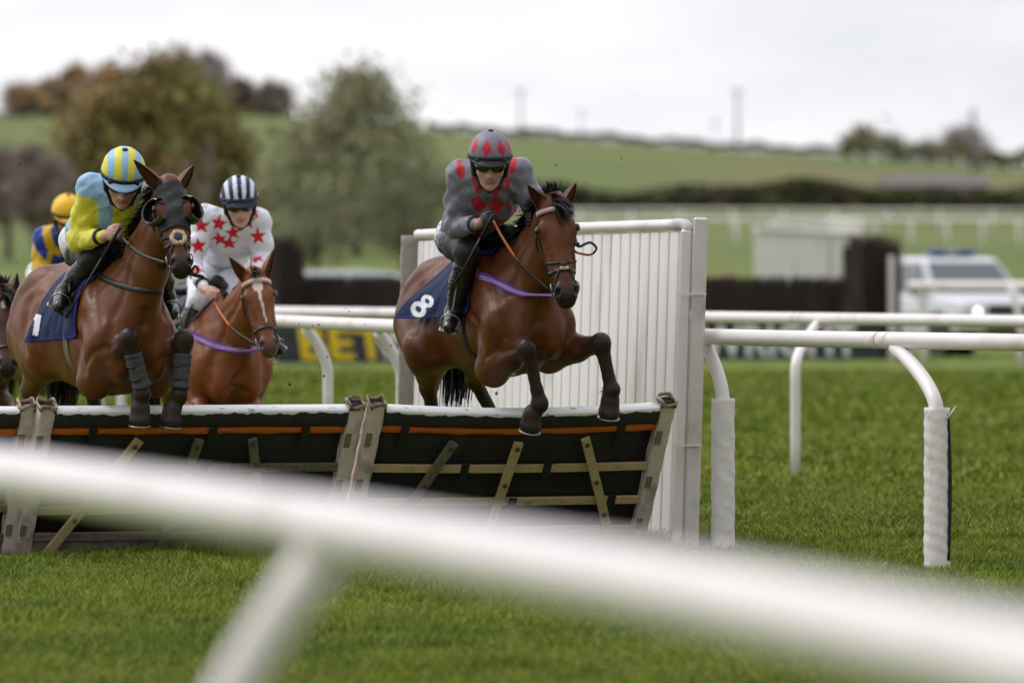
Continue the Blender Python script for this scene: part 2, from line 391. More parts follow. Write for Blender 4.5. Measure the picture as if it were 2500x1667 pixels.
# ---------------------------------------------------------------- rails
PVC = mat('white_plastic', S(228, 220, 219), .38, var=.05, vscale=3, dirt=S(176, 168, 156), dscale=1.7, dlo=.56, dhi=.85, bump=.05, bscale=30)
PVCD = mat('white_plastic_weathered', S(214, 205, 203), .5, var=.08, vscale=5, dirt=S(150, 142, 130), dscale=4, dlo=.5, dhi=.8)
PAD = mat('quilted_vinyl', S(230, 222, 222), .45, bump=.45, bscale=26, bdist=.02, stretch=(1, 1, .55), dirt=S(120, 104, 92), dscale=5, dlo=.66, dhi=.8)
BLK = mat('black_rubber', S(24, 24, 26), .7)
JNT = mat('joint_gap', S(132, 124, 118), .8)
def rail(name, label, pts, posts, r=.047, post_r=.040, group='white running rails', padded=(), joints=(), n=60, ptop=.72):
    """pts: centre line; posts: (joint xyz, foot xy) swan-neck legs"""
    c = spline(pts, n); root = thing(name, label, 'rail', (c[len(c)//2][0], c[len(c)//2][1], float(ground_z(c[len(c)//2][0], c[len(c)//2][1]))), 0, group)
    inv = Matrix.Translation(-root.location); off = np.array(root.location)
    b = MB(); b.tube(c-off, r, 20); b.build('rail_tube', PVC, root, True)
    for jx in joints:
        i = int(np.argmin(np.abs(c[:, 1]-jx))); T = nrm(c[min(i+1, n-1)]-c[max(i-1, 0)])
        b = MB(); p0 = c[i]-off; b.tube([p0-T*.13, p0-T*.004], r*1.012, 20); b.tube([p0+T*.004, p0+T*.13], r*1.012, 20)
        b.build('joint_sleeve', PVC, root, True)
        b = MB(); b.tube([p0-T*.0042, p0+T*.0042], r*1.004, 20); b.build('joint_gap', JNT, root, True)
    for i, (j, foot) in enumerate(posts):
        j = np.array(j, float); fx, fy = foot; gz = float(ground_z(fx, fy))
        d = np.array([fx-j[0], fy-j[1], 0]); straight = gz+(j[2]-gz)*ptop
        path = [(fx, fy, gz-.05), (fx, fy, gz+.3), (fx, fy, straight-.1)]
        for u in np.linspace(0, 1, 9):
            path.append((fx-d[0]*(u**1.7), fy-d[1]*(u**1.7), straight+(j[2]-straight)*u))
        b = MB(); b.tube(np.array(path)-off, post_r, 16); po = b.build('post', PVC, root, True)
        if i in padded:
            h = straight+.02; b = MB(); pr = []; ring = []
            zs = np.linspace(gz+.0, h, 46); th = np.linspace(0, 2*np.pi, 29)[:-1]; v = []; ff = []
            for a_, z in enumerate(zs):
                for q in th:
                    rr = .063*(1+(.07 if padded[i] == 'split' else .03)*math.sin(q*7+z*46)*math.sin(z*44-q*5)+.025*math.sin(z*31+q*3))
                    v.append((fx+rr*math.cos(q)*1.08-off[0], fy+rr*math.sin(q)-off[1], z-off[2]))
            m_ = len(th)
            for a_ in range(len(zs)-1):
                for q in range(m_): ff.append((a_*m_+q, a_*m_+(q+1) % m_, (a_+1)*m_+(q+1) % m_, (a_+1)*m_+q))
            ff.append(tuple((len(zs)-1)*m_+q for q in range(m_)))
            b.add(v, ff); b.build('padded_sleeve', PAD, root, True)
            if padded[i] == 'split':
                b = MB(); ex = .071
                sp = [(fx+ex-.012*(1-math.sin(math.pi*u)), fy-.02, h-.04-u*(h-gz-.1)) for u in np.linspace(0, 1, 16)]
                b.tube(np.array(sp)-off, .012, 8, flat=(1, 1.6)); b.build('open_seam', BLK, root, True)
                b = MB(); b.tube(np.array([(fx+.055, fy-.04, h-.06), (fx+.085, fy-.045, h-.02), (fx+.105, fy-.045, h+.015)])-off, [.018, .016, .004], 8, flat=(.35, 1)); b.build('loose_flap', PAD, root, True)
    return root
fx0 = lambda px, d: (px-CX)/F*d
def rp(px, py, zc=1.25):                    # rail centre seen at (px,py): its distance follows from its height
    d = F*(EYE-zc)/(py-HY); return ((px-CX)/F*d, d, zc)
near = [rp(2500, 836.5), rp(1722, 821.6), rp(988, 797), rp(686, 784)]
near = [(4.2, 42.4, 1.25)]+near+[(-3.1, 75.5, 1.25), (-5.2, 99, 1.25), (-8.2, 142, 1.27), (-11.5, 196, 1.45)]
def on(c, y):
    c = np.array(c); i = np.argsort(c[:, 1]); return np.array([np.interp(y, c[i, 1], c[i, k]) for k in range(3)])
nc_ = spline(near, 300)
posts = []; pad = {}
for k, (y, ox, oy) in enumerate([(48.2, .19, -.78), (51.0, .10, -.2), (54.3, .17, .04), (57.8, .17, .04), (61.2, .17, .04), (64.9, .17, .04), (72, .17, .04), (84, .17, .04), (100, .2, .04), (122, .2, .04), (150, .25, 0), (178, .3, 0)]):
    j = on(nc_, y); posts.append(((j[0], j[1], 1.21), (j[0]+ox, j[1]+oy)))
pad = {0: 'split', 1: 'whole'}
rail('running_rail', 'white plastic running rail with padded posts, passing beside the hurdle wing', near, posts, padded=pad, joints=(48.3, 62.9, 66.0), n=200)
far = [(5.6, 61.4, 1.25), (3.88, 66, 1.25), (1.62, 72, 1.25), (-.95, 78.8, 1.25), (-2.15, 82, 1.25), (-4.5, 90, 1.25), (-8.5, 108, 1.25)]
fc = spline(far, 200); posts = []
for y in (64.9, 69.8, 73.9, 78.0, 82.4, 87.5, 93.5):
    j = on(fc, y); posts.append(((j[0], j[1], 1.21), (j[0]-.22, j[1]-1.3)))
rail('running_rail', 'thinner white running rail behind the padded one, on bare curved posts', far, posts, joints=(70.2,), n=120)
fg = [(-5.2, 34, 1.25), (-2.2, 22, 1.25), (-.985, 16.79, 1.25), (0.0, 11.75, 1.25), (.506, 8.61, 1.25), (.9, 5.6, 1.25), (1.15, 3.3, 1.25)]
fgc = spline(fg, 200); posts = []
for y, ox, oy in ((13.28, -.27, -.04), (10.2, -.3, -.05), (19, -.27, 0), (24, -.27, 0)):
    j = on(fgc, y); posts.append(((j[0], j[1], 1.21), (j[0]+ox, j[1]+oy)))
posts = [posts[0], posts[2], posts[3]]
rail('running_rail', 'blurred white running rail sweeping close past the lens, in front of the hurdle', fg, posts, n=120, ptop=.5)
rl = [rp(2222, 697, 1.36), rp(2420, 698, 1.36), (9.5, 147, 1.36), (11, 140, 1.36)]
rl = [(fx0(2224, 151), 151, 1.37), (fx0(2420, 149), 149, 1.37), (10.5, 147, 1.37)]
rail('running_rail', 'out of focus white rail standing across the front of the white off-roader', rl, [((fx0(2242, 151), 150.9, 1.33), (fx0(2258, 150.8), 150.8)), ((fx0(2468, 148.4), 148.4, 1.33), (fx0(2494, 148.2), 148.2))], n=20, ptop=.4, r=.075, post_r=.06)
# white rails far across the course
def far_rail(label, x0, y0, x1, y1, h, k):
    P = [(x0+(x1-x0)*t, y0+(y1-y0)*t) for t in np.linspace(0, 1, k)]
    root = thing('running_rail', label, 'rail', (P[0][0], P[0][1], float(ground_z(*P[0]))), 0, 'white rails far across the course'); o = np.array(root.location)
    z = [float(ground_z(*p)) for p in P]
    b = MB(); b.tube([np.array((p[0], p[1], q+h))-o for p, q in zip(P, z)], .05, 8); b.build('rail_tube', PVC, root, True)
    for p, q in zip(P, z): b = MB(); b.tube([np.array((p[0], p[1], q-.1))-o, np.array((p[0], p[1], q+h))-o], .05, 8); b.build('post', PVC, root, True)
far_rail('distant white rail with many posts behind the parked off-roader', 2.0, 316, 20.0, 300, 1.2, 16)
far_rail('more distant white rail running below the dark hedge', -1.5, 405, 24.0, 392, 1.3, 12)

# ---------------------------------------------------------------- the hurdles
HA = math.radians(22); HU = np.array([math.cos(HA), math.sin(HA), 0]); HT = np.array([math.sin(HA), -math.cos(HA), 0]); UP = np.array([0, 0, 1.0])
VIN = mat('beige_vinyl', S(212, 194, 188), .42, bump=.45, bscale=14, bdist=.02, stretch=(1, 1, .7), dirt=S(120, 110, 96), dscale=7, dlo=.5, dhi=.75)
VINR = mat('worn_vinyl_edge', S(176, 154, 134), .7, bump=.4, bscale=60, dirt=S(116, 92, 74), dscale=18, dlo=.45, dhi=.65)
VEL = mat('velcro', S(122, 112, 98), .85, bump=.3, bscale=200)
HOLE = mat('post_core', S(22, 20, 20), .9)
FOAM = mat('black_foam', S(42, 39, 42), .62, bump=.25, bscale=30, var=.2, vscale=9, dirt=S(62, 62, 62), dscale=14, dlo=.6, dhi=.8)
SHEET = mat('black_sheet', S(33, 30, 33), .6, bump=.12, bscale=5, bdist=.04, var=.15, dirt=S(48, 48, 50), dscale=8, dlo=.58, dhi=.8)
WHT = mat('white_paint_worn', S(226, 226, 228), .5, bump=.2, bscale=45, dirt=S(120, 122, 126), dscale=16, dlo=.62, dhi=.74, stretch=(.6, 1, 1))
ORG = mat('orange_cover', S(196, 96, 24), .5, bump=.4, bscale=12, bdist=.03, stretch=(.5, 1, 1), var=.15, vscale=8)
PINE = mat('pale_wood', S(188, 164, 122), .6, var=.14, vscale=5, stretch=(1.5, 12, 12), bump=.1, bscale=20, dirt=S(120, 98, 70), dscale=4, dlo=.6, dhi=.8)
OLDW = mat('weathered_wood', S(112, 104, 86), .75, var=.3, vscale=7, stretch=(2, 14, 14), bump=.4, bscale=26, dirt=S(70, 72, 52), dscale=9, dlo=.5, dhi=.7)
GRYW = mat('grey_board', S(124, 112, 102), .75, var=.18, vscale=3, stretch=(1, 10, 10), bump=.2, bscale=16, dirt=S(84, 72, 62), dscale=5, dlo=.5, dhi=.75)
STL = mat('bolt_steel', S(120, 114, 106), .35, metal=.9)
def hurdle(x, y, label, lean=.45, top=.905, w=1.80, sag=.0, slats=(), mids=(), seed=0, straps=(), board=True):
    """local frame: a along the panel, c up the leaning plane, n out of the plane toward the landing side"""
    L = math.hypot(lean, top); CU = (HT*lean+UP*top)/L; NN = np.cross(HU, CU); NN = NN if NN@HT > 0 else -NN
    root = thing('hurdle', label, 'hurdle', (x, y, 0), 0, 'race hurdles set side by side')
    r0 = random.Random(seed)
    R = np.array([HU, CU, NN]).T
    P = lambda a, c, n=0: HU*a+CU*c+NN*n+NN*(-sag*math.sin(math.pi*min(max(a/w, 0), 1))*c/L*0)+UP*(-sag*math.sin(math.pi*min(max(a/w, 0), 1))*(c/L)**2)
    def bar(name, a0, c0, a1, c1, wd, th, m, n=0, k=12):
        b = MB(); ts = np.linspace(0, 1, k); b.ribbon([P(a0+(a1-a0)*t, c0+(c1-c0)*t, n) for t in ts], [NN]*k, wd, th); return b.build(name, m, root)
    # padded end posts
    for a in (.048, w-.048):
        v = []; ff = []; m_ = 20; cs = np.linspace(.0, L+.02, 40); tilt = .0
        for i, c in enumerate(cs):
            for q in range(m_):
                t = 2*math.pi*q/m_; ca, sa = math.cos(t), math.sin(t); e = .38
                px_ = math.copysign(abs(ca)**e, ca)*.047; pn = math.copysign(abs(sa)**e, sa)*.05
                wr = 1+.035*math.sin(c*38+a*9+q*.9+seed)+.02*math.sin(c*71+q*2.1)
                if i == len(cs)-1: wr *= 1.06+.05*math.sin(q*1.7+seed)
                v.append(P(a, c)+HU*px_*wr+NN*(pn*wr)+CU*(.012*math.sin(q*1.3+seed+a) if i == len(cs)-1 else 0))
        for i in range(len(cs)-1):
            for q in range(m_): ff.append((i*m_+q, i*m_+(q+1) % m_, (i+1)*m_+(q+1) % m_, (i+1)*m_+q))
        b = MB(); b.add(v, ff); po = b.build('padded_post', VIN, root, True)
        b = MB(); rim = [P(a, L+.018)+HU*math.copysign(abs(math.cos(t))**.4, math.cos(t))*.050+NN*math.copysign(abs(math.sin(t))**.4, math.sin(t))*.053+CU*(.012*math.sin(t*3+seed+a*5)+.006) for t in np.linspace(0, 2*np.pi, 25)]
        b.tube(rim, .0085, 7, cap=False, flat=(1.5, .6), up=CU); b.build('worn_rim', VINR, po, True)
        b = MB(); b.box(P(a, L+.004), (.092, .098, .016), R[:, [0, 2, 1]]); b.box(P(a, L+.012)+NN*.004, (.045, .04, .010), R[:, [0, 2, 1]], bev=.004); b.build('post_core', HOLE, po)
        for c, l_ in ((L*.80, .09), (L*.50, .075), (L*.22, .07)):
            b = MB(); s_ = -1 if a < w/2 else 1
            b.box(P(a, c)+NN*.0515-HU*.026, (.036, l_, .006), R); b.build('velcro_tab', VEL, po)
    A0, A1 = .096, w-.096
    # black backing sheet, foam-topped bar with its worn white upper face
    b = MB(); k = 14; ts = np.linspace(0, 1, k); v = []; ff = []
    for c in (.10, .3, .5, .7, L-.10):
        for t in ts: v.append(P(A0+(A1-A0)*t, c, -.012+.006*math.sin(t*9+c*7+seed)))
    for i in range(4):
        for j in range(k-1): ff.append((i*k+j, i*k+j+1, (i+1)*k+j+1, (i+1)*k+j))
    b.add(v, ff); sh = b.build('backing_sheet', SHEET, root, True); sm_ = sh.modifiers.new('th', 'SOLIDIFY'); sm_.thickness = .008
    def roll(name, c0, c1, m, n0, n1, wob=.0, round_=.35):
        b = MB(); k = 40; prof = []; m_ = 16
        for q in range(m_):
            t = 2*math.pi*q/m_; ca, sa = math.cos(t), math.sin(t)
            prof.append((math.copysign(abs(sa)**round_, sa), math.copysign(abs(ca)**round_, ca)))
        v = []; ff = []
        for i in range(k):
            a = A0+(A1-A0)*i/(k-1)
            for (cc, n_) in prof:
                e = wob*(math.sin(a*17+cc*2+seed)+.6*math.sin(a*41+seed*2))
                v.append(P(a, (c0+c1)/2+cc*(c1-c0)/2+e, (n0+n1)/2+n_*(n1-n0)/2))
        for i in range(k-1):
            for q in range(m_): ff.append((i*m_+q, i*m_+(q+1) % m_, (i+1)*m_+(q+1) % m_, (i+1)*m_+q))
        ff += [tuple(range(m_-1, -1, -1)), tuple((k-1)*m_+q for q in range(m_))]
        b.add(v, ff); return b.build(name, m, root, True)
    tb = roll('foam_top_bar', L-.112, L-.004, FOAM, -.03, .042)
    # white paint skin over the top of the bar, ragged lower edge
    b = MB(); k = 90; v = []; ff = []
    for i in range(k):
        a = A0+.004+(A1-A0-.008)*i/(k-1); e = .003*math.sin(a*13+seed)+.003*math.sin(a*47+seed*3)+.009*(r0.random()-.5)*(r0.random()<.6)
        for c, n_ in ((L-.022-e*1.2, .0445), (L-.010, .0445), (L-.001, .037), (L-.0005, -.024), (L-.010, -.0325), (L-.03, -.0325)): v.append(P(a, c, n_))
    for i in range(k-1):
        for q in range(5): ff.append((i*6+q, i*6+q+1, (i+1)*6+q+1, (i+1)*6+q))
    b.add(v, ff); b.build('white_top', WHT, tb, True)
    roll('orange_roll', L-.166, L-.118, ORG, -.02, .03, wob=.003, round_=.6)
    for c, m in mids: bar('wooden_rail', A0, c, A1, c, .044, .022, m, .012)
    if board:
        b = MB(); b.box(P(w/2, .068, .012), (A1-A0, .135, .022), R, bev=.003); bd = b.build('bottom_board', GRYW, root)
        for a in np.linspace(.25, w-.25, 5):
            b = MB(); b.lathe([(.016, 0), (.016, .004), (.009, .005), (.009, .014), (.006, .016)], 10, P(a+r0.uniform(-.03, .03), .075, .0235), R); b.build('bolt', STL, bd)
    for a0, c0, a1, c1, m in slats:
        s_ = bar('diagonal_slat', a0, c0, a1, c1, .052, .024, m, .038)
        for t in (.05, .38, .66):
            b = MB(); b.lathe([(.015, 0), (.014, .004), (.008, .006), (.007, .012)], 10, P(a0+(a1-a0)*t, c0+(c1-c0)*t, .0625), R); b.build('bolt', STL, s_)
    for a, c, l_ in straps:
        b = MB(); b.box(P(a, c, .037), (.05, l_, .007), R, bev=.002); b.build('strap', BLK, root)
    return root
H0 = np.array([-2.80, 49.4]); PIT = 1.885
hp = [H0+HU[:2]*PIT*i for i in (-1, 0, 1)]
LL = 1.0
hurdle(hp[0][0], hp[0][1], 'hurdle cut off by the left edge of the photo, mostly behind the blurred rail', .36, .865, 1.86, 0, [(.5, .8, .3, .02, PINE), (1.2, .8, 1.1, .02, OLDW)], [(.60, OLDW), (.33, OLDW), (.15, OLDW)], 1, [(.3, .81, .12), (1.5, .81, .12)])
hurdle(hp[1][0]-.04, hp[1][1]-.016, 'black hurdle with grey weathered slats, under the horse in the black hood', .47, .865, 1.955, 0, [(.62, .80, .16, .02, PINE), (.98, .80, .86, .02, OLDW), (1.30, .80, 1.42, .36, OLDW), (1.42, .34, 1.5, .02, OLDW)], [(.60, OLDW), (.33, PINE), (.16, GRYW)], 2, [(.34, .81, .12), (1.06, .80, .14), (1.62, .80, .15), (1.05, .60, .1)])
hurdle(hp[2][0]+.045, hp[2][1]+.02, 'sagging black hurdle with pale wooden slats, under the horse beside the wing', .50, .872, 1.895, .035, [(.55, .80, .22, .02, OLDW), (.95, .80, .87, .02, PINE), (1.36, .82, 1.70, .02, PINE)], [(.60, PINE), (.37, PINE), (.17, PINE)], 3, [(.24, .82, .14), (1.58, .82, .15), (.66, .58, .13), (1.17, .60, .14), (1.0, .35, .1), (1.62, .35, .12)])

# ---------------------------------------------------------------- slatted wing beside the hurdle
WINGM = mat('wing_plastic', S(236, 231, 230), .45, var=.07, vscale=2.5, stretch=(1, 1, .5), dirt=S(186, 178, 160), dscale=2.2, dlo=.56, dhi=.8)
GREYP = mat('grey_padding', S(150, 142, 134), .75, bump=.5, bscale=18, bdist=.03, dirt=S(116, 106, 96), dscale=6)
CAPM = mat('grey_elbow', S(188, 184, 180), .5, var=.08, vscale=9)
def wing():
    A = np.array([.93, 50.75, 0]); B = np.array([-.70, 57.9, 0]); root = thing('hurdle_wing', 'tall white slatted wing fence standing at the right end of the hurdles', 'fence', tuple(A)); o = A
    # gently curved plan: turns away from the camera at its far end
    mid = (A+B)/2+np.array([-.10, -.03, 0]); plan = spline([A, mid, B], 120); top = lambda t: 1.905-.03*t
    LN = np.array([.03, 0, 0])       # the whole wing leans a touch to the right
    at = lambda t, z: np.array([np.interp(t, np.linspace(0, 1, 120), plan[:, k]) for k in range(3)])+np.array([LN[0]*z, 0, z])-o
    b = MB(); b.tube([at(t, top(t)-.0) for t in np.linspace(.008, .985, 40)], .032, 18); b.build('top_tube', PVC, root, True)
    b = MB(); b.tube([at(.0, top(0)-.08)+np.array([.04,-.02,0]), at(0, top(0)-.025)+np.array([.04,-.02,0]), at(.001, top(0)-.004)+np.array([.025,0,0]), at(.008, top(0)), at(.016, top(0))], [.034, .036, .036, .036, .035], 18); b.build('corner_elbow', CAPM, root, True)
    n = 34; slats = MB()
    for i in range(n):
        t0 = .004+.978*i/n; t1 = t0+.978/n*.965; p0, p1 = at(t0, 0), at(t1, 0); T = nrm(p1-p0); Nn = np.cross(T, UP); Nn = Nn if Nn[0] < 0 else -Nn
        sec = [(0, 0), (.03, .007), (.12, .011), (.85, .008), (1, 0), (1, -.008), (0, -.008)]; W_ = np.linalg.norm(p1-p0); v = []; ff = []; m_ = len(sec)
        zs = (.03, .6, 1.3, top(t0)-.045)
        for z in zs:
            for s_, q in sec: v.append(p0+T*s_*W_+Nn*q+np.array([LN[0]*z, 0, z]))
        for r_ in range(3):
            for q in range(m_): ff.append((r_*m_+q, r_*m_+(q+1) % m_, (r_+1)*m_+(q+1) % m_, (r_+1)*m_+q))
        ff += [tuple(range(m_-1, -1, -1)), tuple(3*m_+q for q in range(m_))]; slats.add(v, ff)
    slats.build('slats', WINGM, root)
    for z in (.42, 1.36):
        b = MB()
        b.ribbon([at(t, z)+np.array([.016, 0, 0]) for t in np.linspace(.01, .99, 40)], [np.array([1, .2, 0])]*40, .07, .03); b.build('back_rail', PVC, root)
    post = lambda x, y, w, d, h, m, nm: (lambda b: (b.box((x+LN[0]*h/2, y, h/2-.03), (w, d, h+.06), np.array([[1, 0, LN[0]], [0, 1, 0], [-LN[0], 0, 1]]), bev=.012), b.build(nm, m, root)))(MB())
    post(.030, -.02, .070, .075, 1.875, PVC, 'inner_post'); post(.110, -.05, .086, .06, 1.945, PVCD, 'outer_board')
    for z in (1.50, .62):
        b = MB(); b.box((.074+LN[0]*z, -.086, z), (.165, .006, .011)); b.build('cable_tie', PVC, root)
    e = B-o; b = MB(); v = []; ff = []; m_ = 14; k = 40
    for i in range(k):
        z = i/(k-1)*1.87
        for q in range(m_):
            t = 2*math.pi*q/m_; ca, sa = math.cos(t), math.sin(t); wv = 1+.06*math.sin(z*23+q)+.04*math.sin(z*51+q*2)
            v.append(e+np.array([math.copysign(abs(ca)**.5, ca)*.055*wv+.02*z-.02, math.copysign(abs(sa)**.5, sa)*.07, z]))
    for i in range(k-1):
        for q in range(m_): ff.append((i*m_+q, i*m_+(q+1) % m_, (i+1)*m_+(q+1) % m_, (i+1)*m_+q))
    ff.append(tuple((k-1)*m_+q for q in range(m_)))
    b.add(v, ff); b.build('padded_post', GREYP, root, True)
wing()

# ---------------------------------------------------------------- birch fence, advertising board, distant wing
BIRCH = mat('birch_twigs', S(48, 38, 36), .9, attr=False, var=.5, vscale=14, stretch=(1, 1, .12))
def brush(label, x0, y0, x1, y1, h, depth, seed, group='birch fences', lean=0):
    """packed birch twigs: a dense core plus thousands of upright twigs"""
    root = thing('birch_fence', label, 'fence', (x0, y0, 0), 0, group); o = np.array([x0, y0, 0]); r = np.random.default_rng(seed)
    T = np.array([x1-x0, y1-y0, 0]); Lg = np.linalg.norm(T); T /= Lg; Nn = np.array([-T[1], T[0], 0])
    b = MB(); b.box(T*Lg/2+UP*(h*.46), (Lg, depth*.8, h*.92), np.array([T, Nn, UP]).T); b.build('packed_core', BIRCH, root)
    k = int(Lg*h*520); t = r.uniform(0, Lg, k); q = r.uniform(-.5, .5, k)*depth; z0 = r.uniform(0, h*.85, k); ln = r.uniform(.45, 1.1, k); z1 = np.minimum(z0+ln, h*(1+r.normal(0, .025, k)))
    z0 = np.minimum(z0, z1-.2)
    p0 = T*t[:, None]+Nn*q[:, None]+UP*z0[:, None]; p1 = p0+UP*(z1-z0)[:, None]+T*r.normal(0, .04, k)[:, None]+Nn*r.normal(0, .03, k)[:, None]
    w = T*.012; v = np.stack([p0-w, p0+w, p1+w*.4, p1-w*.4], 1).reshape(-1, 3); f = np.arange(k*4).reshape(-1, 4)
    c = np.array(S(52, 40, 38)[:3])*r.uniform(.45, 1.6, (k, 1))*np.array([1, .97, .94]); mesh('twigs', v, f, MATS.get('twig') or mat('twig', attr=True, rough=.9), root, np.repeat(c, 4, 0), False)
    return root
fx = lambda px, d: (px-CX)/F*d
brush('long low birch fence of dark twigs behind the rails', fx(690, 164), 164, fx(2168, 161), 161, 1.47, .5, 3)
brush('tall dark birch end block at the left end of the birch fence', fx(655, 163), 163, fx(716, 163.6), 163.6, 2.22, .6, 4)
brush('tall dark birch end block at the right end, beside the off-roader', fx(2084, 160), 160, fx(2172, 160.6), 160.6, 2.24, .7, 5)
b = MB(); 
ew = thing('white_end_board', 'narrow white upright board edging the tall right birch block', 'board', (fx(2176, 159.8), 159.8, 0)); b.box((0, 0, .95), (.10, .5, 1.9), bev=.01); b.build('board', PVC, ew); b = MB(); b.box((.08, .1, .35), (.05, .1, .7)); b.build('stay', PVCD, ew)
BRD = mat('board_blue_black', S(54, 56, 68), .5, var=.06)
YEL = mat('board_yellow', S(250, 212, 44), .5); BWH = mat('board_white', S(244, 244, 246), .5)
def adboard():
    d0, d1 = 151, 159; x0, x1 = fx(676, d0), fx(2152, d1); L = math.hypot(x1-x0, d1-d0); rz = math.atan2(d1-d0, x1-x0)
    root = thing('advertising_board', 'long low dark advertising board with yellow and white capitals below the rails', 'board', (x0, d0, 0), rz)
    b = MB(); b.box((L/2, .03, .42), (L, .05, .80), bev=.008); b.build('panel', BRD, root)
    for i in range(7): b = MB(); b.box((L*(i+.5)/7, .22, .25), (.06, .34, .05)); b.build('foot', BLK, root)
    def txt(s, x, w, m):
        cu = bpy.data.curves.new('lettering', 'FONT'); cu.body = s; cu.size = .78; cu.offset = .02; cu.extrude = .002; cu.shear = -.12; cu.space_character = 1.04
        o = bpy.data.objects.new('lettering', cu); COL.objects.link(o); bpy.context.view_layer.update()
        dx = o.dimensions.x; o.parent = root; o.rotation_euler = (math.pi/2, 0, 0); o.scale = (w/dx, 1, 1); me = bpy.data.meshes.new_from_object(o.evaluated_get(bpy.context.evaluated_depsgraph_get())); bpy.data.objects.remove(o)
        o = bpy.data.objects.new('lettering', me); COL.objects.link(o); o.parent = root; o.rotation_euler = (math.pi/2, 0, 0); o.scale = (w/dx, 1, 1); o.location = (x, -.0005, .10); me.materials.append(m)
    pxm = lambda px: (px-676)/(2152-676)*L
    txt('BET', pxm(728), pxm(932)-pxm(728), YEL); txt('WRIGHT', pxm(908), pxm(1302)-pxm(908), BWH)
    txt('BET', pxm(1522), pxm(1712)-pxm(1522), YEL); txt('WRIGHT', pxm(1702), pxm(2098)-pxm(1702), BWH)
adboard()
def far_wing(label, px0, d0, px1, d1, h, n):
    x0, x1 = fx(px0, d0), fx(px1, d1); zg = float(ground_z(x0, d0)); root = thing('slatted_wing', label, 'fence', (x0, d0, zg), math.atan2(d1-d0, x1-x0), 'distant white slatted wings'); L = math.hypot(x1-x0, d1-d0)
    b = MB(); b.tube([(0, 0, h), (L, 0, h-.05)], .08, 10); b.build('top_tube', PVC, root, True)
    b = MB()
    for i in range(n): b.box((L*(i+.5)/n, 0, h/2), (L/n*.8, .04, h-.1))
    b.build('slats', WINGM, root)
    for x in (0, L*.73, L): b = MB(); b.box((x, -.06, h/2), (.16, .06, h), bev=.01); b.build('post', PVC, root)
far_wing('white slatted wing standing just behind the right half of the birch fence', 1843, 190, 2090, 200, 2.35, 28)
far_wing('smaller grey-white slatted wing far behind the first one', 1895, 262, 2020, 266, 1.6, 16)
far_wing('pale slatted wing at the right end of the far grey one', 2020, 270, 2112, 268, 1.55, 10)
REDM = mat('faded_red', S(146, 100, 88), .7, var=.1)
rd = thing('marker_board', 'small faded red marker standing beyond the birch fence', 'marker', (fx(1772, 215), 215, float(ground_z(fx(1772, 215), 215)))); b = MB(); b.lathe([(.16, .45), (.24, .5), (.26, .7), (.22, .98), (.12, 1.05)], 14); b.build('disc', REDM, rd, True); b = MB(); b.tube([(0, 0, -.1), (0, 0, .5)], .04, 8); b.build('stake', OLDW, rd)
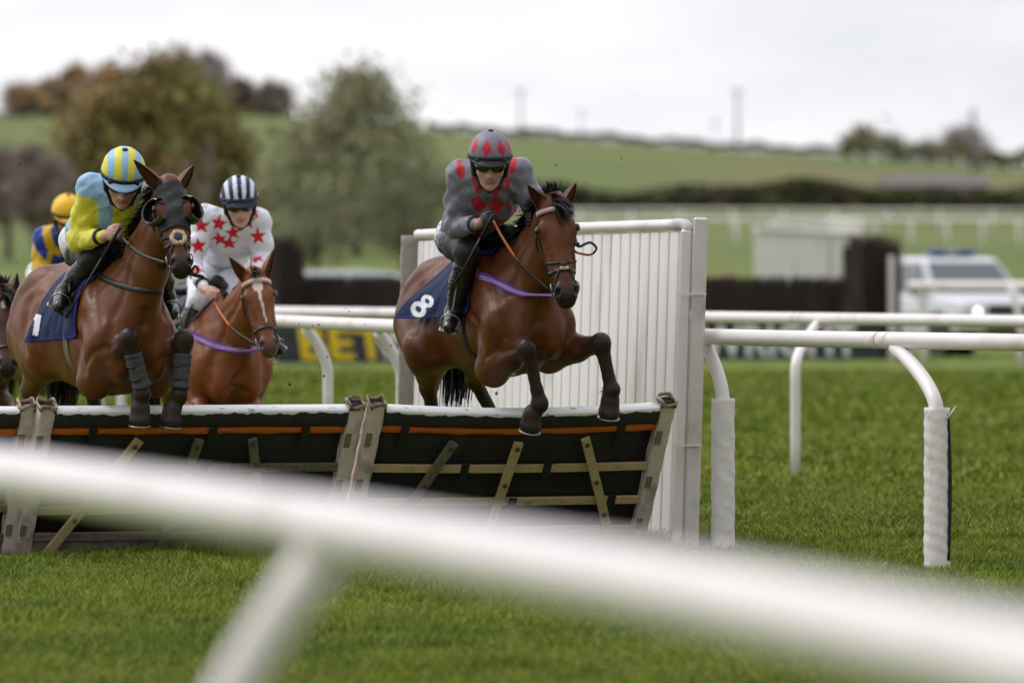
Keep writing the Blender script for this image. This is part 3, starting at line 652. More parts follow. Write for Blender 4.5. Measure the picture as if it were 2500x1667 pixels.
# ---------------------------------------------------------------- trees, hedges, poles, barn, vehicles
LEAF = mat('foliage', attr=True, rough=.75, spec=.2)
BARK = mat('bark', S(96, 84, 74), .9, bump=.5, bscale=9, var=.2)
BIRK = mat('pale_bark', S(150, 140, 128), .8, var=.2, vscale=4)
def tree(label, px, d, wpx, top_py, base_py, cols, n=7000, leaf=.14, seed=0, group='trees behind the course', trunk=BARK, tw=.22, shape='round', trunk_frac=.2, gap=.0, name='tree', twiggy=0, clump=1.0, zb=None):
    r = np.random.default_rng(seed); x = fx(px, d); zg = float(ground_z(x, d)) if zb is None else zb
    ztop = EYE-(top_py-HY)/F*d; H = ztop-zg; R = wpx/2/F*d; root = thing(name, label, 'tree', (x, d, zg), 0, group)
    th = H*trunk_frac; b = MB()
    bend = r.normal(0, .03*H, 2)
    tp = [(0, 0, -.2), (bend[0]*.3, bend[1]*.3, H*.3), (bend[0], bend[1], H*.62), (bend[0]*1.3, bend[1]*1.1, H*.9)]
    b.tube(spline(tp, 10), np.linspace(tw, tw*.15, 10), 8)
    nl = 11
    limbs = []
    for i in range(nl):
        a = 2*math.pi*i/nl+r.uniform(-.3, .3); z0 = H*r.uniform(trunk_frac*.8, .6); rr = R*r.uniform(.5, .92); z1 = min(z0+H*r.uniform(.12, .42), H*.95)
        p = spline([(bend[0]*z0/H, bend[1]*z0/H, z0), (rr*.5*math.cos(a), rr*.5*math.sin(a), z0+(z1-z0)*.6), (rr*math.cos(a), rr*math.sin(a), z1)], 6); b.tube(p, np.linspace(tw*.42, tw*.07, 6), 6); limbs.append(p)
        for _ in range(3):
            s0 = p[r.integers(2, 5)]; e = s0+r.normal(0, R*.3, 3)+np.array([0, 0, H*.06]); b.tube([s0, (s0+e)/2+r.normal(0, .05, 3), e], [tw*.12, tw*.08, tw*.03], 5)
    b.build('trunk', trunk, root, True)
    # crown: clumps inside an uneven envelope, leaves scattered about each clump
    nc = int(70*clump); cz = th+(H-th)*r.uniform(0, 1, nc)**.9; u = (cz-th)/(H-th)
    if shape == 'round': env = np.sqrt(np.clip(1-(2*u-.9)**2/1.28, .03, 1))
    elif shape == 'dome': env = np.clip(1.06*(1-u**2.3), .05, 1)**.75
    else: env = np.clip(1-u, .04, 1)**.6
    a = r.uniform(0, 2*np.pi, nc); rad = R*env*np.sqrt(r.uniform(.08, 1, nc))*(1+.16*np.sin(a*3+seed))
    C = np.stack([rad*np.cos(a), rad*np.sin(a), cz], 1); cs = R*r.uniform(.10, .22, nc); cw = r.dirichlet(np.ones(nc)*2.5)
    cc = np.array([c[:3] for c in cols]); ccol = cc[r.integers(0, len(cc), nc)]*r.uniform(.8, 1.2, (nc, 1))
    i = r.choice(nc, n, p=cw); p = C[i]+r.normal(0, 1, (n, 3))*cs[i][:, None]*np.array([1, 1, .8]); p[:, 2] = np.maximum(p[:, 2], th*.6)
    q1 = r.normal(0, 1, (n, 3)); q1 /= np.linalg.norm(q1, axis=1)[:, None]; q2 = np.cross(q1, r.normal(0, 1, (n, 3))); q2 /= np.linalg.norm(q2, axis=1)[:, None]
    L = leaf*r.uniform(.6, 1.5, (n, 1)); wl = L*(.5 if not twiggy else .12); L = L*(1 if not twiggy else 3)
    v = np.stack([p-q1*L, p+q2*wl, p+q1*L, p-q2*wl], 1).reshape(-1, 3); f = np.arange(4*n).reshape(-1, 4)
    c = np.repeat(ccol[i]*r.uniform(.8, 1.25, (n, 1)), 4, 0); mesh('crown', v, f, LEAF, root, c, False); return root
OC = [S(134, 124, 74), S(142, 124, 78), S(122, 122, 68), S(138, 116, 78)]
GG = [S(158, 158, 122), S(148, 148, 114), S(168, 166, 134), S(140, 138, 108)]
BR = [S(164, 136, 108), S(174, 144, 108), S(150, 134, 116), S(178, 152, 104)]
PU = [S(148, 130, 124), S(138, 124, 120), S(152, 138, 130)]
tree('broad ochre-brown tree coming into leaf, the largest at the left', 395, 330, 490, 186, 640, OC, 24000, .15, 11, tw=.28, shape='dome', trunk_frac=.08, clump=1.5)
tree('rounded grey-green tree with thin airy top, standing alone right of the ochre tree', 872, 300, 430, 200, 640, GG, 11000, .115, 12, tw=.20, trunk_frac=.06, clump=2.4, shape='dome')
tree('slim pale-stemmed birch just in front of the ochre tree', 492, 285, 120, 300, 640, [S(120, 104, 66), S(110, 100, 70)], 900, .10, 13, trunk=BIRK, tw=.13, shape='cone', trunk_frac=.3)
tree('bare purplish tree at the left edge with its trunk showing', 20, 290, 170, 380, 645, PU, 2600, .12, 14, tw=.14, trunk_frac=.36, twiggy=1)
tree('bare purplish tree second from the left edge', 92, 280, 150, 372, 650, PU, 2400, .12, 15, tw=.15, trunk_frac=.36, twiggy=1)
tree('low grey-green bush-like tree hiding the foot of the ochre tree', 300, 262, 300, 470, 660, [S(120, 118, 78), S(106, 106, 72)], 2600, .12, 16, tw=.1, trunk_frac=.05)
tree('pale half-bare tree below the grey-green one, beyond the birch fence', 770, 245, 210, 478, 668, [S(134, 132, 106), S(124, 124, 100)], 1500, .1, 17, tw=.1, trunk_frac=.28, twiggy=1)
tree('pale half-bare tree further right, next to the far end of the wing', 985, 262, 200, 440, 660, [S(128, 130, 100), S(118, 120, 92)], 1700, .1, 18, tw=.1, trunk_frac=.28, twiggy=1)
# hilltop wood on the left, each tree its own
W_ = [(48, 80, 212, BR[2:], 1, 'small bare tree at the far left of the hilltop wood'), (118, 110, 205, BR, 0, 'second tree from the left in the hilltop wood'), (190, 130, 172, BR, 0, 'brown tree in the left half of the hilltop wood'), (275, 150, 165, BR, 0, 'broad brown tree in the middle of the hilltop wood'),
      (345, 130, 172, BR, 1, 'bare tree in the hilltop wood, behind the ochre crown'), (430, 120, 120, PU, 1, 'tallest bare tree of the hilltop wood, peeping over the ochre tree'), (500, 120, 135, PU, 1, 'bare tree right of the tallest one in the hilltop wood'),
      (585, 110, 205, [S(116, 104, 94), S(126, 108, 88)], 0, 'dark tree near the right end of the hilltop wood'), (640, 100, 240, [S(110, 102, 90), S(120, 108, 88)], 0, 'lowest dark tree at the right end of the hilltop wood'), (668, 70, 205, PU, 1, 'thin bare tree sticking out right of the hilltop wood')]
for i, (px, w, tp, c, tg, lab) in enumerate(W_):
    tree(lab, px, 1290+(i % 3)*14, w*1.15, tp+4, 295, c, 3400 if not tg else 1500, .5, 30+i, 'trees of the hilltop wood', tw=.5, shape='dome' if not tg else 'round', trunk_frac=.12, twiggy=tg, clump=.7)
tree('round tree on the skyline right of the poles', 2105, 1285, 130, 318, 375, [S(156, 150, 116), S(144, 140, 112)], 420, .5, 50, 'trees on the right skyline', tw=.4, trunk_frac=.1, clump=.6)
tree('smaller round tree on the skyline next to it', 2180, 1280, 90, 332, 380, [S(156, 150, 118), S(146, 142, 116)], 320, .5, 51, 'trees on the right skyline', tw=.35, trunk_frac=.1, clump=.6)
tree('bare tree on the skyline beside the dark mast', 2355, 1270, 120, 318, 400, PU, 700, .5, 52, 'trees on the right skyline', tw=.35, twiggy=1, clump=.6)
tree('little bare tree on the skyline between the round trees and the mast', 2262, 1275, 60, 345, 390, PU, 400, .5, 53, 'trees on the right skyline', tw=.3, twiggy=1, clump=.5)
def hedge(label, px0, px1, d, hpx, cols, n, seed, name='hedge', dd=0, th=1.2):
    r = np.random.default_rng(seed); x0, x1 = fx(px0, d), fx(px1, d+dd); h = hpx/F*d; root = thing(name, label, 'hedge', (x0, d, float(ground_z(x0, d))))
    t = r.uniform(0, 1, n); x = x0+(x1-x0)*t; y = d+dd*t+r.normal(0, th*.4, n); hh = h*(1+.18*np.sin(t*37+seed)+.12*np.sin(t*91)); z = ground_z(x, y)+hh*np.sqrt(r.uniform(0, 1, n))
    p = np.stack([x, y, z], 1)-np.array(root.location); q1 = r.normal(0, 1, (n, 3)); q1 /= np.linalg.norm(q1, axis=1)[:, None]; q2 = np.cross(q1, r.normal(0, 1, (n, 3))); q2 /= np.linalg.norm(q2, axis=1)[:, None]
    L = h*.2; v = np.stack([p-q1*L, p+q2*L*.6, p+q1*L, p-q2*L*.6], 1).reshape(-1, 3); cc = np.array([c[:3] for c in cols]); k = (t*60).astype(int) % len(cc)
    mesh('foliage', v, np.arange(4*n).reshape(-1, 4), LEAF, root, np.repeat(cc[k]*r.uniform(.7, 1.3, (n, 1)), 4, 0), False)
HG = [S(96, 98, 68), S(104, 104, 74), S(92, 94, 68), S(106, 102, 78)]
hedge('long dark hedge across the foot of the hill', -900, 3600, 780, 64, HG, 20000, 60)
hedge('dark hedge running along the skyline to the right of the grey-green tree', 1040, 2080, 1275, 20, [S(88, 84, 62), S(82, 82, 60)], 6500, 61, dd=6)
hedge('dark hedge line at the foot of the hilltop wood', -700, 690, 1262, 18, [S(52, 54, 40), S(60, 58, 44)], 3500, 62)
hedge('scrubby dark bank on the right skyline behind the barn', 2060, 3300, 1240, 46, [S(112, 114, 82), S(120, 118, 88)], 3500, 63, th=8)
hedge('lone dark bush on the slope above the hedge', 1952, 1982, 830, 46, [S(86, 84, 66), S(78, 76, 60)], 400, 64, th=.8)
# poles on the skyline
POLE = mat('pole_grey', S(120, 122, 130), .8)
def pole(label, px, d, py_top, py_base, w, cross, m, lamp=False):
    x = fx(px, d); zg = float(ground_z(x, d)); zt = EYE-(py_top-HY)/F*d; root = thing('pole', label, 'pole', (x, d, zg), 0, 'poles on the skyline'); h = zt-zg
    b = MB(); b.tube([(0, 0, -.3), (0, 0, h)], [w, w*.7], 10); b.build('shaft', m, root, True)
    b = MB(); b.box((0, 0, h-.25), (cross, .18, .22)); b.build('crossarm', m, root)
    for sx in (-1, 0, 1): b = MB(); b.lathe([(.07, 0), (.12, .06), (.07, .14), (.1, .2), (.04, .3)], 8, (sx*cross*.44, 0, h-.14)); b.build('insulator', m, root, True)
pole('pale pole standing above the skyline left of the centre', 1271, 1240, 222, 325, .17, 1.5, POLE)
pole('pale pole with a thick head, tallest on the skyline', 1800, 1240, 220, 360, .22, 1.5, POLE)
pole('thin faint pole between the two pale poles', 1420, 1330, 272, 340, .08, .8, POLE)
pole('thin faint pole just left of the tallest pole', 1746, 1320, 296, 355, .09, .9, POLE)
pole('faint pole among the round skyline trees', 2165, 1330, 285, 372, .09, .9, POLE)
pole('dark thick mast at the right by the bare skyline trees', 2376, 900, 272, 445, .20, .5, mat('mast_grey', S(92, 92, 98), .7))
# barn with a long dark roof
def barn():
    d = 880; x0, x1 = fx(2152, d), fx(2420, d); zt = EYE-(428-HY)/F*d; zg = float(ground_z((x0+x1)/2, d)); L = x1-x0; root = thing('barn', 'long low barn with a dull purple-grey roof above the hedge at the right', 'barn', ((x0+x1)/2, d, zg)); h = zt-zg; e = h*.62
    wl = mat('barn_wall', S(118, 106, 96), .8, var=.15); rf = mat('barn_roof', S(104, 92, 92), .8, var=.12, stretch=(.3, 3, 1))
    b = MB(); b.box((0, 4, e/2-.2), (L*.96, 7.4, e+.4)); b.build('wall', wl, root)
    b = MB(); y0, y1, y2 = -.2, 4, 8.2; hh = h; X = L/2; t = .18
    v = [(-X, y0, e), (X, y0, e), (X, y1, hh), (-X, y1, hh), (X, y2, e), (-X, y2, e)]; v += [(a, b_, c-t) for a, b_, c in v]
    b.add(v, [(0, 1, 2, 3), (3, 2, 4, 5), (7, 6, 9, 8), (8, 9, 11, 10), (0, 6, 7, 1), (5, 4, 10, 11), (0, 3, 9, 6), (3, 5, 11, 9), (1, 7, 8, 2), (2, 8, 10, 4)]); b.build('roof', rf, root)
    for s_ in (-1, 1): b = MB(); b.add([(s_*L*.478, .35, e), (s_*L*.478, 7.65, e), (s_*L*.478, 4, h-.25)], [(0, 1, 2)]); b.build('gable', wl, root)
    for k in (-.3, 0.02, .3): b = MB(); b.box((k*L, .27, e*.5), (2.2, .1, e*.75)); b.build('door', rf, root)
barn()
# white off-roader with a blue light bar
def offroader(label, loc, yaw, m, bar=True, group=None, sill=True):
    root = thing('off_roader', label, 'car', loc, yaw, group)
    PA = MATS['car_white']; GL = MATS['car_glass']; DK = MATS['car_black']; TY = MATS['tyre']; RM = MATS['rim']
    # side profile stations along x (front = +x): (x, zlow, zbelt, half width)
    def loft(name, secs, mt, par=root):
        b = MB(); m_ = len(secs[0]); v = [p for s_ in secs for p in s_]; f = []
        for i in range(len(secs)-1):
            for k in range(m_): f.append((i*m_+k, i*m_+(k+1) % m_, (i+1)*m_+(k+1) % m_, (i+1)*m_+k))
        f += [tuple(range(m_-1, -1, -1)), tuple((len(secs)-1)*m_+k for k in range(m_))]
        b.add(v, f); o = b.build(name, mt, par); o.modifiers.new('b', 'BEVEL').width = .03; smooth_by_angle(o, 40); return o
    def sec(x, z0, z1, w, cr=.06): return [(x, -w, z0), (x, w, z0), (x, w+.015, (z0+z1)/2), (x, w-.02, z1-cr), (x, w-.10, z1), (x, -w+.10, z1), (x, -w+.02, z1-cr), (x, -w-.015, (z0+z1)/2)]
    loft('body', [sec(-2.42, .62, 1.12, .88), sec(-2.38, .46, 1.20, .94), sec(-1.0, .40, 1.20, .96), sec(.75, .40, 1.19, .96), sec(1.15, .42, 1.17, .95), sec(2.1, .46, 1.10, .93), sec(2.32, .5, 1.04, .88), sec(2.36, .56, .96, .84)], PA)
    gs = lambda x, z0, z1, w0, w1: [(x, -w0, z0), (x, w0, z0), (x, w1, z1), (x, -w1, z1)]
    loft('cabin', [gs(-2.36, 1.17, 1.80, .90, .74), gs(-1.2, 1.17, 1.89, .91, .75), gs(.20, 1.17, 1.87, .91, .74), [(1.12, -.90, 1.15), (1.12, .90, 1.15), (.38, .72, 1.82), (.38, -.72, 1.82)]], PA)
    def pane(name, q, off):
        q = np.array(q, float); n = nrm(np.cross(q[1]-q[0], q[3]-q[0])); b = MB(); v = np.vstack([q+n*off, q+n*(off+.012)]); b.add(v, [(3, 2, 1, 0), (4, 5, 6, 7), (0, 1, 5, 4), (1, 2, 6, 5), (2, 3, 7, 6), (3, 0, 4, 7)]); return b.build(name, GL, root)
    pane('windscreen', [(1.04, -.80, 1.205), (1.04, .80, 1.205), (.43, .665, 1.775), (.43, -.665, 1.775)], .006)
    for s_ in (-1, 1):
        for (xa, xb, xc, xd) in ((.05, .92, .36, .05), (-1.0, -.03, -.03, -1.0), (-2.2, -1.1, -1.1, -2.15)):
            q = [(xa, s_*.898, 1.235), (xb, s_*.898, 1.235), (xc, s_*.757, 1.76), (xd, s_*.757, 1.76)]
            if s_ < 0: pane('side_window', q, .010)
            else: pane('side_window', q[::-1], .010)
        b = MB(); b.box((-.4, s_*.976, .70), (3.2, .012, .26)); b.build('stripe', MATS['car_green'], root)
        b = MB(); b.box((.82, s_*1.06, 1.24), (.12, .2, .2), bev=.03); b.build('mirror', DK, root)
        b = MB(); b.box((-.15, s_*.985, .98), (.18, .03, .03)); b.build('door_handle', DK, root)
        hl = MB(); hl.box((2.305, s_*.66, .86), (.10, .34, .24), bev=.03); h = hl.build('headlight', MATS['lamp_housing'], root)
        b = MB(); b.lathe([(.0, -.02), (.065, -.01), (.065, .01), (.05, .03), (.0, .035)], 18, (2.36, s_*.62, .86), np.array([[0, 0, 1], [0, 1, 0], [-1, 0, 0]])); b.build('lamp', MATS['lamp_on'] if (bar and s_ < 0) else MATS['rim'], h, True)
        for x in (-1.42, 1.48):
            b = MB(); b.lathe([(.24, -.12), (.36, -.12), (.385, -.08), (.385, .08), (.36, .12), (.24, .12)], 28, (x, s_*.84, .385), np.array([[1, 0, 0], [0, 0, -1], [0, 1, 0]])); w = b.build('wheel', TY, root, True)
            b = MB(); b.lathe([(.0, -.06), (.10, -.10), (.235, -.06), (.25, .0), (.235, .09), (.10, .10), (.0, .09)], 20, (x, s_*.86, .385), np.array([[1, 0, 0], [0, 0, -1], [0, 1, 0]])); b.build('rim', RM, w, True)
            b = MB(); b.lathe([(.40, -.01), (.475, -.01), (.475, .01), (.40, .01)], 28, (x, s_*.972, .40), np.array([[1, 0, 0], [0, 0, -1], [0, 1, 0]])); b.build('wheel_arch', DK, root, True)
    b = MB(); b.box((2.345, 0, .88), (.06, .86, .20), bev=.02); b.build('grille', DK, root)
    b = MB(); b.box((2.36, 0, .60), (.16, 1.74, .22), bev=.05); bp = b.build('bumper', PA, root); b = MB(); b.box((2.43, 0, .50), (.06, 1.0, .16), bev=.02); b.build('intake', DK, bp)
    b = MB(); b.box((2.445, 0, .66), (.01, .5, .11)); b.build('number_plate', BWH, bp)
    if bar:
        lb = MB(); lb.box((.0, 0, 1.90), (.16, .7, .04), bev=.01); l = lb.build('light_bar', DK, root)
        for y in (-.29, .29): b = MB(); b.box((.0, y, 1.965), (.22, .36, .10), bev=.035); b.build('blue_lens', MATS['blue_lens'], l)
        b = MB(); b.box((0, 0, 1.96), (.2, .2, .085), bev=.02); b.build('clear_lens', RM, l)
    return root
mat('car_white', S(214, 214, 218), .25, coat=.5); mat('car_glass', S(70, 78, 82), .08, spec=.9); mat('car_black', S(28, 28, 30), .5); mat('tyre', S(24, 24, 25), .85); mat('rim', S(170, 170, 174), .3, metal=.7)
mat('car_green', S(112, 176, 152), .4); mat('lamp_housing', S(170, 172, 176), .12, metal=.5); mat('blue_lens', S(40, 70, 150), .2); mat('lamp_on', (1, 1, 1, 1), .2, emit=2.6)
d = 165; cx_ = fx(2372, d+.4); yaw = math.radians(-90+25)
car_ = offroader('white off-roader with blue roof light bar and one headlight lit', (cx_-.35, d+1.2, float(ground_z(cx_, d))), yaw, None); car_.scale = (1, 1.1, 1)
offroader('white off-roader mostly hidden behind the birch fence at the left, only its roof end showing', (fx(742, 205), 205.5, float(ground_z(fx(742, 205), 205))-.55), math.radians(180), None, bar=False)
# ---------------------------------------------------------------- horses
COAT = mat('horse_coat', attr=True, rough=.44, spec=.27, bump=.25, bscale=30, var=.24, vscale=6, dirt=S(66, 54, 42), dscale=42, dlo=.67, dhi=.72, bdist=.012, stretch=(1, 1, .6))
HAIR = mat('black_hair', S(22, 19, 18), .5, spec=.35, var=.3, vscale=30)
HAIRB = mat('brown_hair', S(58, 34, 24), .5, spec=.35, var=.3, vscale=30)
LEA = mat('black_leather', S(26, 24, 24), .45, bump=.1, bscale=80)
LEAB = mat('tan_rubber_rein', S(176, 92, 42), .6, bump=.3, bscale=160)
EYEM = mat('horse_eye', S(14, 9, 7), .06, spec=.8)
NAVY = mat('navy_cloth', attr=True, rough=.75, bump=.35, bscale=16, bdist=.02, spec=.25)
SADD = mat('saddle_leather', S(20, 19, 20), .5, bump=.15, bscale=30)
ELAS = mat('striped_elastic', attr=True, rough=.7, bump=.15, bscale=120)
FLEE = mat('sheepskin', S(206, 184, 152), .95, bump=.9, bscale=70, bdist=.02)
HOOD = mat('hood_nylon', S(34, 34, 38), .5, bump=.5, bscale=13, bdist=.03, spec=.4)
CUPM = mat('blinker_cup', S(22, 22, 24), .12, spec=.7, coat=.5)
WRAP = mat('grey_leg_wrap', S(60, 60, 64), .8, bump=.5, bscale=34, var=.25, vscale=18)
WRAPS = mat('dark_strap', S(50, 50, 54), .7)
RINGM = mat('bit_steel', S(150, 146, 140), .3, metal=.9)
BRW = mat('browband', attr=True, rough=.6)
class Frame:
    def __init__(s, x0, d0, deg):
        s.x0 = (x0-CX)/F*d0; s.d0 = d0; s.th = math.radians(deg); s.c, s.s = math.cos(s.th), math.sin(s.th); s.rz = s.th-math.pi/2
    def J(s, px, py, f):                    # a photo point lying f metres ahead of the withers -> local (forward, left, up)
        k = (px-CX)/F; l = (k*(s.d0-f*s.c)-s.x0-f*s.s)/(s.c-k*s.s); d = s.d0-f*s.c+l*s.s
        return np.array([f, l, EYE-(py-HY)/F*d])
    def loc(s): return (s.x0, s.d0, 0)
def rot_y(a): return np.array([[math.cos(a), 0, -math.sin(a)], [0, 1, 0], [math.sin(a), 0, math.cos(a)]])
def strands(name, roots, dirs, length, m, parent, n, seed, droop=.6, w=.006, spread=.15, k=5):
    r = np.random.default_rng(seed); mb_v = []; mb_f = []; roots = np.array(roots); dirs = np.array(dirs); q = 0
    for i in range(n):
        t = r.uniform(0, len(roots)-1.001); a = int(t); u = t-a; p = roots[a]*(1-u)+roots[a+1]*u+r.normal(0, .008, 3); d = nrm(dirs[a]*(1-u)+dirs[a+1]*u+r.normal(0, spread, 3)); L = length*r.uniform(.55, 1.25)
        sd = nrm(np.cross(d, r.normal(0, 1, 3))); ww = w*r.uniform(.6, 1.4)
        for j in range(k+1):
            s_ = j/k; wv = ww*(1-s_**2*.9); mb_v += [p-sd*wv, p+sd*wv]; p = p+d*L/k; d = nrm(d+np.array([0, 0, -droop/k])+r.normal(0, .05, 3))
        for j in range(k): mb_f.append((q+2*j, q+2*j+1, q+2*j+3, q+2*j+2))
        q += 2*(k+1)
    return mesh(name, mb_v, mb_f, m, parent)
def horse(label, fr, sp, h=.0095):
    root = thing('horse', label, 'horse', fr.loc(), fr.rz); J = fr.J
    B = Blob(); C = sp['coat']; PT = sp.get('points', S(44, 31, 26)); dk = tuple(np.array(C[:3])*.62)+(1,)
    off, pit = sp['off'], math.radians(sp.get('pitch', 0)); R = rot_y(pit)
    def T(f, l, z): return R@np.array([f, l, z-1.25])+np.array([sp.get('foff', 0), sp.get('loff', 0), 1.25+off])
    ax = [R@np.array([1, 0, 0]), np.array([0, 1., 0]), R@np.array([0, 0, 1])]
    E = lambda c, r, k=.10, col=C: B.el(T(*c), r, col, k, ax)
    E((-.12, 0, 1.23), (.56, .265, .36)); E((-.45, 0, 1.23), (.52, .28, .30)); E((-.78, 0, 1.32), (.40, .235, .26)); E((.24, 0, 1.20), (.30, .225, .33))
    B.ec(T(.22, 0, 1.53), T(-.30, 0, 1.50), (.10, .07), (.11, .09), (0, 0, 1), C, .12)
    B.ec(T(-.30, 0, 1.44), T(-.80, 0, 1.48), (.12, .15), (.17, .12), (0, 0, 1), C, .12)
    for s_ in (-1, 1):
        E((-.95, .13*s_, 1.27), (.33, .155, .32), .09); E((-.80, .115*s_, 1.45), (.17, .08, .12), .10)
        B.ec(T(.0, .15*s_, 1.46), T(.40, .165*s_, 1.17), (.15, .08), (.14, .10), (1, 0, .4), C, .045)      # shoulder blade
        E((.44, .10*s_, 1.10), (.125, .092, .17), .028)                                                      # breast
        E((.08, .19*s_, 1.18), (.17, .085, .19), .035)                                                       # triceps
        E((-.66, .17*s_, 1.20), (.20, .07, .22), .10)
    E((.40, 0, 1.13), (.07, .03, .15), .04)
    E((-1.16, 0, 1.36), (.12, .12, .2), .07)
    # neck and head
    P, M = np.array(sp['poll']), np.array(sp['muzzle']); A = nrm(M-P); L = np.linalg.norm(M-P); q = L/.60
    fN = np.array(sp.get('face', (1, 0, .4)), float); Nn = nrm(fN-A*(fN@A)); Sd = np.cross(Nn, A); Sd = Sd if Sd[1] > 0 else -Sd
    H = lambda t, n, s=0: P+A*t*L+Nn*n*q+Sd*s*q
    nb = T(*sp.get('neck', (.30, 0, 1.30))); nt = H(.10, -.085)
    maj = np.cross(nrm(nt-nb), np.array([0, 1.0, 0]))
    nm = (nb+nt)/2+np.array(sp.get('neckbend', (0, 0, 0)))
    B.ec(nb, nm, (.285, .155), (.195, .105), maj, C, .10); B.ec(nm, nt, (.195, .105), (.125, .078), maj, C, .06)
    hax = [A, Nn, Sd]; hd = C; mz = sp.get('muzzcol', S(40, 32, 31))
    he = lambda t, n, s, r, k=.03, col=hd, op=1: B.el(H(t, n, s), np.array(r)*q, col, k, hax, op)
    he(.10, -.035, 0, (.10, .085, .085)); B.ec(H(.02, -.03), H(.36, -.035), (.085*q, .078*q), (.092*q, .092*q), Nn, hd, .03)
    B.ec(H(.34, -.03), H(.86, -.012), (.085*q, .075*q), (.052*q, .05*q), Nn, hd, .04)
    for s_ in (-1, 1):
        he(.29, .012, s_*.078, (.05, .032, .03), .03); he(.38, -.10, s_*.05, (.125, .105, .036), .035); he(.55, -.035, s_*.062, (.10, .018, .012), .03)
        he(.905, .014, s_*.036, (.048, .034, .030), .025, mz)
    B.ec(H(.40, -.14), H(.87, -.062), (.05*q, .045*q), (.032*q, .036*q), Nn, hd, .04)
    he(.93, -.018, 0, (.066, .056, .056), .03, mz); he(.985, -.035, 0, (.032, .04, .044), .02, mz); he(.945, -.075, 0, (.036, .028, .034), .02, mz)
    for s_ in (-1, 1):
        B.el(H(.925, .034, s_*.052), np.array((.026, .024, .013))*q, S(10, 8, 8), .012, [nrm(A+Sd*s_*.35), nrm(Nn-A*.1), nrm(Sd*s_-A*.35)], -1)
    # legs
    def leg(pts, rs, cols, hoofdir):
        for i in range(len(pts)-1): B.rc(pts[i], pts[i+1], rs[i], rs[i+1], cols[i], .03 if i else .07)
        c = pts[-1]; hd_ = nrm(hoofdir); fwd = nrm(np.array(sp.get('toe', (1, 0, 0)))-hd_*hd_[0])
        B.ec(c-hd_*.01, c+hd_*.055, (.048, .046), (.066, .060), fwd, S(38, 32, 29), .012); B.plane(c+hd_*.062, hd_) if False else None
    shoes = []; dkk = S(44, 28, 23) if not sp.get('chest') else C
    for s_, nm_ in ((-1, 'fr'), (1, 'fl')):
        sh = T(.36, s_*.165, 1.14); jl = sp[nm_]; el = T(*jl['el']) if 'el' in jl else T(.12, s_*.17, .98)
        k, ft, pa = [np.array(x) for x in (jl['knee'], jl['fet'], jl['hoof'])]
        kd = nrm(k-ft); B.ec(sh, el, (.15, .11), (.125, .090), (1, 0, 0), C, .04)
        ce = (el*.45+k*.55); low = sp.get('legcol', PT)
        B.rc(el, ce, .100, .076, C, .035); B.rc(ce, k-nrm(k-ce)*.03, .072, .050, sp.get('forecol', dkk), .03)
        B.el(k, (.056, .056, .062), low, .03); B.rc(k, k*.25+ft*.75, .045, .033, low, .025); B.rc(k*.25+ft*.75, ft, .034, .043, low, .02)
        B.el(ft, (.05, .046, .052), low, .02); B.rc(ft, pa, .040, .040, low, .02)
        hdv = nrm(jl.get('hd', pa-ft)); B.ec(pa, pa+hdv*.055, (.050, .048), (.069, .062), jl.get('toe', (1, 0, .3)), S(46, 38, 34), .008); B.disc(pa+hdv*.092, hdv, .16); B.rc(pa-hdv*.012, pa+hdv*.006, .055, .054, S(60, 48, 42), .01); shoes.append((pa+hdv*.094, hdv, np.array(jl.get('toe', (1, 0, .3)), float)))
    for s_, nm_ in ((-1, 'hr'), (1, 'hl')):
        jl = sp[nm_]; hip = T(-.92, s_*.17, 1.36); st = np.array(jl['st']); hk = np.array(jl['hock']); ft = np.array(jl['fet']); pa = np.array(jl['hoof'])
        B.ec(hip, st, (.29, .15), (.185, .115), (1, 0, .2), C, .07); bt = T(-1.10, s_*.14, 1.25)
        B.rc(bt, hk*.35+st*.65-np.array([.06, 0, 0]), .13, .085, C, .08)
        B.ec(st, hk, (.15, .095), (.055, .044), (1, 0, .3), C, .05); B.el(hk, (.062, .045, .066), sp.get('legcol', PT), .03); low = sp.get('legcol', PT)
        B.rc(hk, ft, .042, .036, low, .02); B.el(ft, (.048, .045, .05), low, .02); B.rc(ft, pa, .04, .04, low, .02); hdv = nrm(pa-ft)
        B.ec(pa, pa+hdv*.05, (.052, .05), (.068, .06), (1, 0, .3), S(46, 38, 34), .01)
    v, f = B.skin(h, lambda p: .0022*np.sin(p[:, 0]*23+2*np.sin(p[:, 2]*15))*np.sin(p[:, 2]*27+1.5*np.sin(p[:, 1]*19))+.0004*np.sin(p[:, 0]*61+3*np.sin(p[:, 2]*31))*np.sin(p[:, 2]*47+p[:, 1]*53)); c = B.paint(v, .016)
    # belly, flank and face tints that belong to the coat
    if 'marks' in sp:
        dT = (v-P)@A/L; dN = (v-P)@Nn/q; dS = (v-P)@Sd/q; fc = dN > -.02
        for kind, t0, t1, s0, w in sp['marks']:
            if kind == 'star': mk = fc & (((dT-t0)/t1)**2+((dS-s0)/w)**2 < 1)
            else: mk = fc & (dT > t0) & (dT < t1) & (np.abs(dS-s0-(dT-t0)*.02+.0015*np.sin(dT*40)) < w*(1-.5*(dT-t0)/(t1-t0)))
            c[mk] = np.array(S(222, 210, 200)[:3])
    # muscle lines: soft creases pressed into the skin along anatomical paths
    bv0 = bvh_of(v, f); fn = np.cross(v[f[:, 2]]-v[f[:, 0]], v[f[:, 3]]-v[f[:, 1]]); vnm = np.zeros_like(v)
    for k_ in range(4): np.add.at(vnm, f[:, k_], fn)
    vnm /= np.linalg.norm(vnm, axis=1)[:, None]+1e-12; D_ = np.zeros(len(v))
